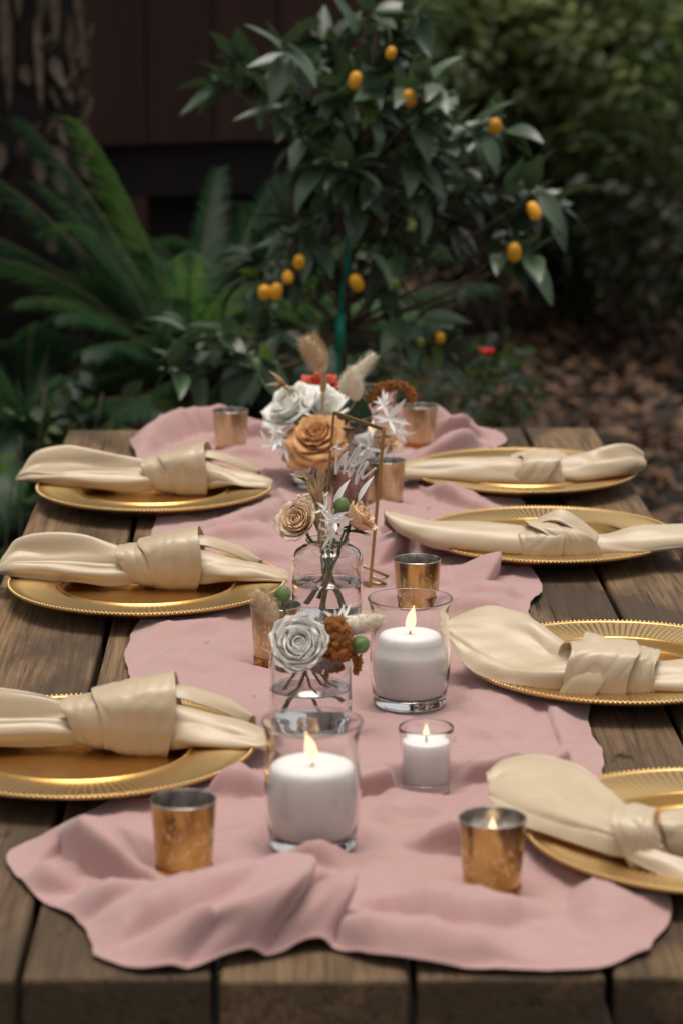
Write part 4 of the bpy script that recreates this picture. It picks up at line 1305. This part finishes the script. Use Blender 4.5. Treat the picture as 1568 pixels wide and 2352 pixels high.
# --- middle arrangement
rose('small peach rose facing left over the jar rim', 'B', 688, 1200, -.02, .0235, (-.42, -.72, .55), 26, .50, [M['peach'], M['peach'], M['peach'], M['peachpale']], 21, 1.2)
rose('small peach rose seen from its side, leaning right', 'B', 818, 1192, -.01, .0235, (.72, -.22, .58), 16, .30, [M['peach']], 22, 1.2)
rose('half hidden peach rose at the back of the middle jar', 'B', 712, 1160, .03, .021, (-.2, .1, 1), 16, .4, [M['peachpale']], 23, 1.2)
star_sprig('white bleached star leaves between the two peach roses', 'B', [(757, 1190, -.035, .021, 6, (0, -.9, .3)), (770, 1200, -.04, .02, 6, (.2, -.9, .1)), (762, 1222, -.04, .022, 6, (.1, -.9, .0)), (748, 1172, -.02, .02, 4, (0, -.5, .8))], 24)
t, h = flower('bleached_leaf_stem', 'two long white bleached leaves behind the green bud', 'dried sprig', 'B', 768, 1165, .01)
leaf_part(t, h, (.34, -.1, .9), .036, .012, M['bleach'], seed=1, roll=.9)
leaf_part(t, at(822, 1152, pos['B'].y + .01), (.40, -.1, .9), .034, .009, M['bleach'], seed=2, roll=.9)
stem(t, h, 'B', 25, .0009, M['bleach'])
buds('green bud standing between the peach roses', 'B', 785, 1162, -.01, .0092, 26, droop=(.15, -.2, 1))
seedpod('dried tan husk rising behind the left peach rose', 'B', 736, 1130, .0, .030, (-.15, 0, 1), 27, 6, .5)
seedpod('second dried tan husk drooping left above the peach rose', 'B', 712, 1108, .0, .024, (-.8, -.1, .5), 28, 5, .3)
seedpod('wispy dried tan tuft in the middle jar', 'B', 728, 1168, -.01, .034, (-.1, -.1, 1), 29, 7, .35)
t, h = flower('rose_leaf_stem', 'dark green leaves under the right peach rose', 'leaf stem', 'B', 790, 1222, -.01)
for d, L_ in (((.8, -.3, .1), .032), ((.5, -.6, .25), .028), ((.9, .1, -.05), .03), ((.1, -.7, .6), .022)):
    leaf_part(t, h, d, L_, L_ * .42, M['darkleaf'], seed=5)
stem(t, h, 'B', 30, .0014)
# --- near arrangement
rose('round white ranunculus in the front jar', 'C', 690, 1482, -.03, .0265, (-.10, -.88, .46), 44, .66, [M['whitegreen']] + [M['white']] * 7, 31, 1.5, False, 1.45, -.25, 'ranunculus')
amaranth('rust amaranth right of the white ranunculus', 'C', [(752, 1520, -.01), (772, 1490, -.015), (778, 1462, -.015), (772, 1430, -.015)], .0145, M['rust'], 32, n=520)
amaranth('drooping rust amaranth below the green bud', 'C', [(806, 1500, -.01), (820, 1512, -.012), (820, 1530, -.012), (818, 1548, -.012)], .0058, M['rust'], 33, n=180)
buds('green bud on a curved stem right of the rust amaranth', 'C', 828, 1482, -.012, .0085, 34, mid=at(785, 1518, pos['C'].y - .012), droop=(.75, 0, .45))
buds('small pale green bud above the speckled votive', 'C', 651, 1365, .0, .0078, 35, mid=at(653, 1400, pos['C'].y))
bunny('white bunny tail grass pointing right beside the large candle', 'C', 832, 1432, .0, .044, .017, (.93, 0, .28), M['cream'], 36, .4)
bunny('tan bunny tail grass before the speckled votive', 'C', 612, 1392, -.005, .036, .017, (-.5, 0, .85), M['tanfluff'], 37, .8)
star_sprig('white bleached star leaves above the rust amaranth', 'C', [(772, 1425, .0, .019, 6, (.1, -.6, .6)), (790, 1418, .0, .018, 5, (.4, -.5, .6))], 38)

# ------------------------------------------------------------------ kumquat tree behind the table
KY = 4.78
kroot = at(786, 870, KY); kroot.z = 0
ktree = thing('kumquat_tree', 'small kumquat tree with glossy dark leaves and orange fruit behind the table', 'tree', kroot)
KL = lambda p: p - kroot
trunk_pts = [kroot + Vector((0, 0, -.02)), kroot + Vector((.004, 0, .30)), at(784, 860, KY), at(793, 740, KY), at(800, 600, KY), at(815, 470, KY), at(835, 330, KY), at(850, 190, KY), at(862, 70, KY)]
tsp = spline(trunk_pts, 40)
obj('trunk', tube([KL(p) for p in tsp], [.012 - .0085 * i / 39 for i in range(40)], 10), M['bark'], ktree)
clusters = [(850, 35), (965, 35), (905, 70), (795, 95), (895, 115), (735, 80), (655, 120), (705, 150), (560, 160), (520, 195), (600, 185), (640, 235), (715, 230), (780, 200), (845, 165), (930, 170), (985, 195),
            (700, 310), (760, 275), (830, 290), (900, 285), (960, 265), (1040, 265), (1100, 310), (1150, 300), (745, 380), (800, 385), (860, 345), (935, 370), (1010, 345), (1075, 380), (885, 430), (960, 450), (1040, 425),
            (1100, 450), (1180, 435), (1235, 440), (1270, 470), (1000, 490), (960, 530), (900, 500), (820, 450), (665, 515), (725, 500), (780, 560), (850, 580), (925, 570), (1190, 545), (1210, 585), (600, 600), (590, 640), (680, 615),
            (740, 600), (860, 625), (905, 645), (430, 790), (470, 830), (415, 850), (560, 780), (590, 850), (530, 860), (640, 765), (480, 770), (440, 865), (500, 880), (395, 815), (555, 825), (960, 735), (1005, 790), (1045, 810), 
            (870, 230), (820, 340), (930, 310), (770, 330), (860, 400), (980, 400), (760, 440), (1030, 520), (690, 560), (600, 150), (770, 130), (940, 220)]
rk = random.Random(5)
kleaf = [mesh('leaf', *leafshape(.082, .035, 5, 8, c, fo, 1.0, .06, i)) for i, (c, fo) in enumerate(((.35, .25), (.6, .2), (.15, .3), (.8, .25), (.45, .4), (-.15, .25)))]
kyoung = [mesh('leaf', *leafshape(.055, .022, 5, 7, c, .3, 1.0, .06, i)) for i, c in enumerate((.2, .5))]
for me in kleaf: me.materials.append(M['kleaf'])
for me in kyoung: me.materials.append(M['kleafy'])
cpos = []
for i, (x, y) in enumerate(clusters):
    spread = .14 if 640 < x < 1080 and 60 < y < 600 else .07
    cpos.append(at(x, y, KY + rk.uniform(-spread, spread) - (.20 if y > 740 and x < 660 else .02)))
# boughs from the trunk to groups of clusters
boughs = {}
for i, c in enumerate(cpos):
    # leave the trunk well below the cluster
    zt = c.z - .10 - .35 * math.hypot(c.x - kroot.x, c.y - kroot.y)
    zt = max(zt, at(793, 760, KY).z)
    j = min(range(40), key=lambda k: abs(tsp[k].z - zt))
    mid = tsp[j].lerp(c, .5) + Vector((rk.uniform(-.02, .02), rk.uniform(-.02, .02), rk.uniform(-.03, .01)))
    obj('branch', tube([KL(p) for p in spline([tsp[j], mid, c], 8)], [.0042 - .0028 * k / 7 for k in range(8)], 6), M['bark'], ktree)
placed = []
for i, c in enumerate(cpos):
    x, y = clusters[i]
    out = Vector((c.x - kroot.x, (c.y - KY) * .8 - .08, .05 + .12 * (c.z - 1.2)))
    out = out.normalized() if out.length > .01 else Vector((0, -1, 0))
    for k in range(rk.randint(7, 9)):
        a = k * 2.4 + rk.uniform(-.4, .4)
        s = out.orthogonal().normalized()
        d = (Quaternion(out, a) @ s) * rk.uniform(.6, 1.1) + out * rk.uniform(.2, 1.0) + Vector((0, 0, rk.uniform(-.5, .2)))
        base = c - out * rk.uniform(-.015, .065)
        young = rk.random() < (.30 if (x < 620 and y < 250) or (y > 740 and x < 620 and rk.random() < .5) else .05)
        placed.append((base, quat_to(d, rk.uniform(-.6, .6)), rk.choice(kyoung if young else kleaf), rk.uniform(.88, 1.36)))
def seen(p):
    d = p - CAM
    return 784 + FPX * d.dot(RT) / d.dot(FW), 1176 - FPX * d.dot(UP) / d.dot(FW)


placed = [t_ for t_ in placed if not (abs(seen(t_[0])[0] - 790) < 62 and seen(t_[0])[1] > 500 and t_[0].y < KY + .02)]      # the stem and stake stand free low down
placed.sort(key=lambda t_: t_[0].y)
extra_v, extra_f = [], []
for i, (base, q, me, sc_) in enumerate(placed):
    if i < 300:
        link('leaf', me, None, ktree, KL(base), q, sc_)
    else:
        m4 = Matrix.Translation(KL(base)) @ q.to_matrix().to_4x4() @ Matrix.Scale(sc_, 4)
        n0 = len(extra_v)
        extra_v += [m4 @ vv_.co for vv_ in me.vertices]
        extra_f += [tuple(q_ + n0 for q_ in p_.vertices) for p_ in me.polygons]
tag(obj('foliage', (extra_v, extra_f), M['kleaf'], ktree), kind='stuff')
fr = smoothprof([(.0005, -.5), (.22, -.46), (.36, -.28), (.41, 0), (.36, .28), (.22, .46), (.06, .50), (.0005, .49)], 3)
fme, gme = mesh('fruit', *lathe(fr, 18)), mesh('fruit', *lathe(fr, 18))
fme.materials.append(M['kfruit']); gme.materials.append(M['kgreen'])
for x, y, s, g in ((815, 185, 1, 0), (940, 226, 1, 0), (1136, 290, .95, 0), (1225, 485, 1, 0), (1180, 580, 1.05, 0), (687, 602, .85, 0), (662, 637, .8, 0), (608, 672, 1, 0), (634, 670, 1, 0), (818, 650, 1, 0), (1010, 776, .75, 0),
                   (897, 122, .8, 0), (965, 787, .6, 1), (905, 652, .7, 1), (945, 520, .7, 1), (633, 685, .6, 1)):
    p = at(x, y, KY - .17 if x < 1000 else KY - .13)
    link('fruit', gme if g else fme, None, ktree, KL(p), (rk.uniform(-.4, .4), rk.uniform(-.5, .5), rk.uniform(0, 6)), (.030 * s * rk.uniform(.92, 1.1), .030 * s, .031 * s * rk.uniform(.9, 1.15)))
    obj('fruit_stalk', tube([KL(p + Vector((0, 0, .015 * s))), KL(p + Vector((rk.uniform(-.01, .01), .01, .045)))], .001, 5), M['stem'], ktree)
stk = thing('plant_stake', 'green tape wrapped stake tied to the kumquat stem', 'plant stake', at(778, 810, KY - .03))
b0 = stk.location.copy()
for a_, b_, r_ in (((778, 808), (783, 722), .009), ((782, 718), (792, 630), .0055), ((792, 640), (800, 530), .008)):
    obj('tape', tube([at(*a_, KY - .03) - b0, at((a_[0] + b_[0]) / 2, (a_[1] + b_[1]) / 2, KY - .032) - b0, at(*b_, KY - .03) - b0], r_, 8), M['stake'], stk)
gnd = at(776, 900, KY - .02); gnd.z = -.05
obj('rod', tube([at(800, 530, KY - .028) - b0, at(778, 808, KY - .028) - b0, gnd - b0], .004, 8), M['stake'], stk)

# ------------------------------------------------------------------ palms on the left
def frond(L, bend, seed, nl=34, lw=.013, ll=.17):
    rr = random.Random(seed)
    pts, p, th = [], Vector((0, 0, 0)), R(6)
    n = 16
    for i in range(n):
        pts.append(p.copy())
        th += bend / n * (.4 + 1.2 * i / n)
        p = p + Vector((0, math.sin(th), math.cos(th))) * (L / n)
    rac = tube(pts, [.006 * (1 - .8 * i / (n - 1)) for i in range(n)], 5)
    v, f = [], []
    sp = spline(pts, nl + 8)
    for k in range(6, nl + 7):
        b = k / (nl + 7)
        t = (sp[min(k + 1, nl + 7)] - sp[k - 1]).normalized()
        nn = Vector((1, 0, 0)).cross(t)
        ln = ll * (math.sin(PI * (.12 + .80 * b)) ** .6) * rr.uniform(.85, 1.1)
        for s in (-1, 1):
            d = (Vector((s, 0, 0)) * .62 + t * .95 - nn * .28 * s * s + Vector((0, 0, rr.uniform(-.12, .12)))).normalized()
            w_ = d.cross(nn).normalized() * lw * .5
            a = sp[k]
            n0 = len(v)
            v += [a - w_ * .4, a + w_ * .4, a + d * ln * .5 + w_ - nn * ln * .02, a + d * ln * .5 - w_ - nn * ln * .02, a + d * ln - nn * ln * .10 - Vector((0, 0, ln * .10))]
            f += [(n0, n0 + 1, n0 + 2, n0 + 3), (n0 + 3, n0 + 2, n0 + 4)]
    return rac, (v, f)


FRM = []
for s_ in range(7):
    rac, lf = frond(1.0, R((40, 55, 75, 30, 95, 65, 110)[s_]), s_, nl=84, lw=.0075, ll=.17)
    FRM.append((mesh('stalk', *rac), mesh('leaflets', *lf), mesh('leaflets', *lf)))
    FRM[-1][0].materials.append(M['rachis']); FRM[-1][1].materials.append(M['frond']); FRM[-1][2].materials.append(M['frondy'])


def palm(label, base, specs, crown, seed):
    """specs: (azimuth degrees from +Y towards +X, tilt degrees, length, mesh, bright)"""
    t = thing('cycad_palm', label, 'palm', (base.x, base.y, 0), None, 'low palms before the house')
    obj('trunk', tube([(0, 0, -.05), (0, 0, crown * .5), (0, 0, crown)], [.09, .085, .06], 12), M['palmbark'], t)
    rr = random.Random(seed)
    for az, ti, L_, mi, br in specs:
        q = Quaternion((0, 0, 1), -R(az)) @ Quaternion((1, 0, 0), -R(ti)) @ Quaternion((0, 0, 1), rr.uniform(-.3, .3))
        st, lf1, lf2 = FRM[mi]
        s_ = link('frond', st, None, t, (0, 0, crown), q, L_)
        l_ = link('leaflets', lf2 if br else lf1, None, s_)
    return t


rp = random.Random(12)
def ring(n, t0, t1, l0, l1, br=.3):
    return [(k * 360 / n + rp.uniform(-15, 15), rp.uniform(t0, t1), rp.uniform(l0, l1), rp.randrange(7), rp.random() < br) for k in range(n)]


palm('bright green low palm with upright fronds in front of the house posts', at(430, 700, 6.25), ring(22, 8, 50, .58, .85, .45) + ring(14, 40, 85, .45, .7, .1) + [(-75, 26, .80, 3, 0), (-88, 32, .74, 0, 0), (20, 8, .62, 3, 0), (85, 30, .74, 0, 1)], .44, 1)
palm('darker low palm at the left edge below the palm trunk', at(60, 700, 6.1), ring(20, 12, 60, .50, .80, .1) + ring(8, 50, 90, .5, .7, .0), .36, 2)
palm('small dark low palm close behind the left table corner', at(215, 900, 5.35), ring(13, 35, 85, .40, .58, .05), .22, 3)
palm('low dark palm filling the gap beside the far left votive', at(330, 850, 5.75), ring(18, 30, 85, .40, .60, .15), .30, 5)
palm('low dark palm at the left edge near the ground', at(40, 850, 5.6), ring(16, 30, 85, .42, .62, .05), .28, 6)
palm('low palm partly behind the kumquat leaves', at(590, 760, 6.5), ring(20, 8, 60, .50, .75, .3), .42, 4)

# ------------------------------------------------------------------ old palm trunk, upper left
PB = at(45, 300, 7.0)
pt = thing('palm_trunk', 'shaggy old palm trunk with hanging dry leaf bases at the upper left', 'palm tree', (PB.x, PB.y, 0))
obj('trunk', tube([(0, 0, -.1), (0, 0, 1), (.02, 0, 2.2), (.02, 0, 4.2)], [.17, .16, .16, .15], 20), M['palmbark'], pt)
bme2 = []
for s_ in range(4):
    Lb, Wb = (.07, .10, .22, .30)[s_], (.050, .045, .032, .024)[s_]
    v, f = leafshape(Lb, Wb, 5, 8, .15, -.5, .3, .2, s_)
    bme2.append(mesh('leaf_base', v, f)); bme2[-1].materials.append(M['boot'])
rb = random.Random(4)
for k in range(230):
    z = .75 + 1.5 * rb.random()
    a = rb.uniform(0, 2 * PI)
    hang = z > 1.30
    d = Vector((math.cos(a) * (.10 if hang else .6), math.sin(a) * (.10 if hang else .6), -1 if hang else rb.choice((-1, .9, .7))))
    o = link('leaf_base', bme2[rb.randrange(2, 4) if hang else rb.randrange(0, 2)], None, pt, (math.cos(a) * .155, math.sin(a) * .155, z), quat_to(d, rb.uniform(-.5, .5)), rb.uniform(.6, 1.1))
    solid(o, .006, 0)
# its crown of fronds above the picture
for k in range(16):
    q = Quaternion((0, 0, 1), k * .41) @ Quaternion((1, 0, 0), -R(rb.uniform(25, 95)))
    s_ = link('frond', FRM[k % 7][0], None, pt, (.02, 0, 4.15), q, rb.uniform(1.4, 1.9))
    link('leaflets', FRM[k % 7][1], None, s_)

# ------------------------------------------------------------------ shrubs on the right
def shrub(label, base, blobs, per, size, mt, seed, name='garden_shrub', group='shrubs behind the table on the right'):
    t = thing(name, label, 'shrub', (base[0], base[1], 0), None, group)
    rr = random.Random(seed)
    b3 = Vector((base[0], base[1], 0))
    P_ = blobpts([(Vector(c) - b3, q) for c, q in blobs], per, seed)
    tag(obj('foliage', leafcloud(P_, size, flat=.4, droop=.15, aspect=.5, seed=seed), mt, t, smooth=False), kind='stuff')
    for c, q in blobs:
        e = Vector(c) - b3
        for k in range(2):
            tip = e + Vector((rr.uniform(-.6, .6) * q[0], rr.uniform(-.6, .6) * q[1], rr.uniform(-.2, .6) * q[2]))
            mid = Vector((tip.x * .45 + rr.uniform(-.1, .1), tip.y * .45, tip.z * .55))
            obj('branch', tube(spline([(rr.uniform(-.08, .08), rr.uniform(-.08, .08), -.03), mid, tip], 9), [(.017 - .0013 * i) * (1 if name == 'garden_shrub' else .2) for i in range(9)], 6), M['bark'], t)
    return t


def bl(x, y, Y_, rx, ry, rz):
    p = at(x, y, Y_)
    return (tuple(p), (rx, ry, rz))


g1 = at(1120, 700, 10.3)
shrub('loose light green shrub behind the right half of the kumquat', (g1.x, g1.y), [bl(1060, 60, 10.0, .44, .4, .34), bl(1030, 190, 10.1, .40, .3, .28), bl(1180, 130, 10.3, .44, .4, .36), bl(1230, 10, 10.2, .44, .4, .36), bl(1110, 300, 10.4, .34, .3, .26), bl(1000, 20, 10.2, .34, .3, .26), bl(1210, 250, 10.3, .3, .3, .25)], 4200, .085, M['bushleaf'], 11)
g2 = at(1450, 700, 10.3)
shrub('light green shrub filling the upper right corner', (g2.x, g2.y), [bl(1420, 60, 9.9, .50, .4, .36), bl(1530, 180, 9.8, .44, .4, .40), bl(1370, 240, 10.2, .42, .4, .34), bl(1470, 330, 10.1, .40, .3, .28), bl(1300, 150, 10.4, .36, .3, .36), bl(1560, 20, 10, .4, .3, .4), bl(1330, 30, 10.1, .4, .3, .33), bl(1330, 340, 10.3, .34, .3, .25)], 4200, .085, M['bushleaf'], 12)
g3 = at(1330, 800, 11.0)
shrub('dark leaved shrub below the light green ones', (g3.x, g3.y), [bl(1300, 430, 10.7, .6, .4, .36), bl(1150, 470, 10.8, .55, .4, .36), bl(1480, 480, 10.6, .55, .4, .34), bl(1250, 580, 10.9, .6, .4, .32), bl(1430, 600, 10.8, .6, .4, .30), bl(1080, 600, 10.9, .5, .4, .32)], 3600, .066, M['bushleaf2'], 13)
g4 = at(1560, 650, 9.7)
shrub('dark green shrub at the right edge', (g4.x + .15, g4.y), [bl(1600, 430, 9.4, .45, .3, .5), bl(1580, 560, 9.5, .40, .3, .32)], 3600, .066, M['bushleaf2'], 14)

# small plant with a red flower
f1 = at(1030, 880, 5.7)
t = shrub('low dark green plant with one red flower behind the table', (f1.x, f1.y), [bl(1020, 890, 5.6, .16, .14, .13), bl(1130, 880, 5.7, .12, .12, .12), bl(930, 860, 5.8, .12, .12, .10), bl(1150, 830, 5.7, .07, .07, .06), bl(1190, 930, 5.6, .08, .1, .1), bl(1090, 950, 5.6, .14, .14, .12)], 3600, .045, M['bushleaf2'], 15, 'flowering_plant', 'flowering plant')
fp = at(1117, 815, 5.42)
for k in range(8):
    obj('petal', leafshape(.022, .018, 5, 6, -.5, -.3, .3, 0, k), M['redflower'], t, fp - Vector((f1.x, f1.y, 0)), quat_to((math.cos(k * .8), math.sin(k * .8), .5)))
obj('flower_stalk', tube([(fp - Vector((f1.x, f1.y, 0))), (fp - Vector((f1.x, f1.y, .09)))], .002, 6), M['stem'], t)
# weeds at the left edge of the ground
f2 = at(60, 1010, 4.9)
shrub('low yellowish weed at the left behind the table corner', (f2.x, f2.y), [bl(60, 1010, 4.9, .06, .06, .06)], 3000, .035, M['kleafy'], 16, 'weed', 'weeds on the ground')
f3 = at(230, 950, 5.0)
shrub('low dark weed behind the left table corner', (f3.x, f3.y), [bl(230, 950, 5.0, .13, .1, .06), bl(150, 930, 5.1, .08, .1, .06)], 3000, .05, M['bushleaf2'], 17, 'weed', 'weeds on the ground')

# ------------------------------------------------------------------ woods beyond, added side ring and unseen shade tree
rw = np.random.default_rng(3)
wb = []
for i in range(34):
    a = -8 + 18 * i / 33
    wb.append(((a + rw.uniform(-.3, .3), 14.5 + rw.uniform(-.8, 1.2), rw.uniform(.2, 1.2)), (1.0, .8, rw.uniform(.9, 1.4))))
    wb.append(((a + rw.uniform(-.3, .3), 16 + rw.uniform(-.5, 1.5), rw.uniform(2, 3.2)), (1.2, .9, 1.3)))
for i in range(46):  # ring at the sides, out of frame, added to block low sky light
    a = R(100 + 340 * i / 45)
    rr_ = 9.5 + rw.uniform(-.6, .8)
    px_, py_ = rr_ * math.sin(a + PI), 2.5 - rr_ * math.cos(a + PI)
    if py_ > 6.5: continue
    for zz in (() if py_ < -2.5 else (.9, 2.5)):
        wb.append(((px_ + rw.uniform(-.3, .3), py_ + rw.uniform(-.3, .3), zz), (1.1, 1.1, 1.1)))
tag(obj('woods', leafcloud(blobpts(wb, 560, 4), .16, seed=6, aspect=.55), M['woodsleaf'], smooth=False), 'dark undergrowth far behind the shrubs plus an added unseen ring blocking low sky', 'woods', kind='stuff')


def added_shade_tree(label, x, y, h, blobs, seed):  # out-of-frame tree added to darken the background
    t = thing('added_shade_tree', label, 'tree', (x, y, 0), None, 'unseen trees added for shade')
    rr = random.Random(seed)
    obj('trunk', tube(spline([(0, 0, -.1), (.05, 0, h * .4), (0, .05, h)], 12), [.22 - .010 * i for i in range(12)], 14), M['bark'], t)
    for c, q in blobs:
        e = Vector(c) - Vector((x, y, 0))
        obj('limb', tube(spline([(0, 0, h * .55), (e.x * .4, e.y * .4, h * .85), e], 8), [.09 - .009 * i for i in range(8)], 8), M['bark'], t)
    P_ = blobpts([(Vector(c) - Vector((x, y, 0)), q) for c, q in blobs], 420, seed, .2)
    tag(obj('crown', leafcloud(P_, .17, seed=seed, aspect=.55), M['oakleaf'], t, smooth=False), kind='stuff')


added_shade_tree('unseen tree added on the left to shade the background', -4.6, 6.6, 4.0, [((-4.0, 7.0, 4.6), (1.3, 1.0, .7)), ((-4.8, 8.2, 4.8), (1.5, 1.4, .9)), ((-5.4, 5.8, 4.4), (1.3, 1.2, .8))], 22)

# ------------------------------------------------------------------ crumbs of dried petals on the cloth
rc = random.Random(9)
cr = []
for x, y in ((925, 1668), (1107, 1668), (1030, 1690), (925, 1700), (560, 1060), (470, 1470), (585, 1590), (980, 1850), (1175, 1365), (1100, 1300), (525, 1545), (880, 1840), (1150, 1395), (985, 1160)):
    p = on(x, y, TOP + .012)
    a = rc.uniform(0, 6); l = rc.uniform(.002, .006)
    p.z = TOP + .0085
    cr.append(tube([p, p + Vector((math.cos(a) * l, math.sin(a) * l, .0015)), p + Vector((math.cos(a + .6) * l * 2, math.sin(a + .6) * l * 2, 0))], .0005, 5))
tag(obj('petal_crumbs', join(*cr), M['tan']), 'tiny dried stalks scattered on the pink cloth', 'crumbs', kind='stuff')
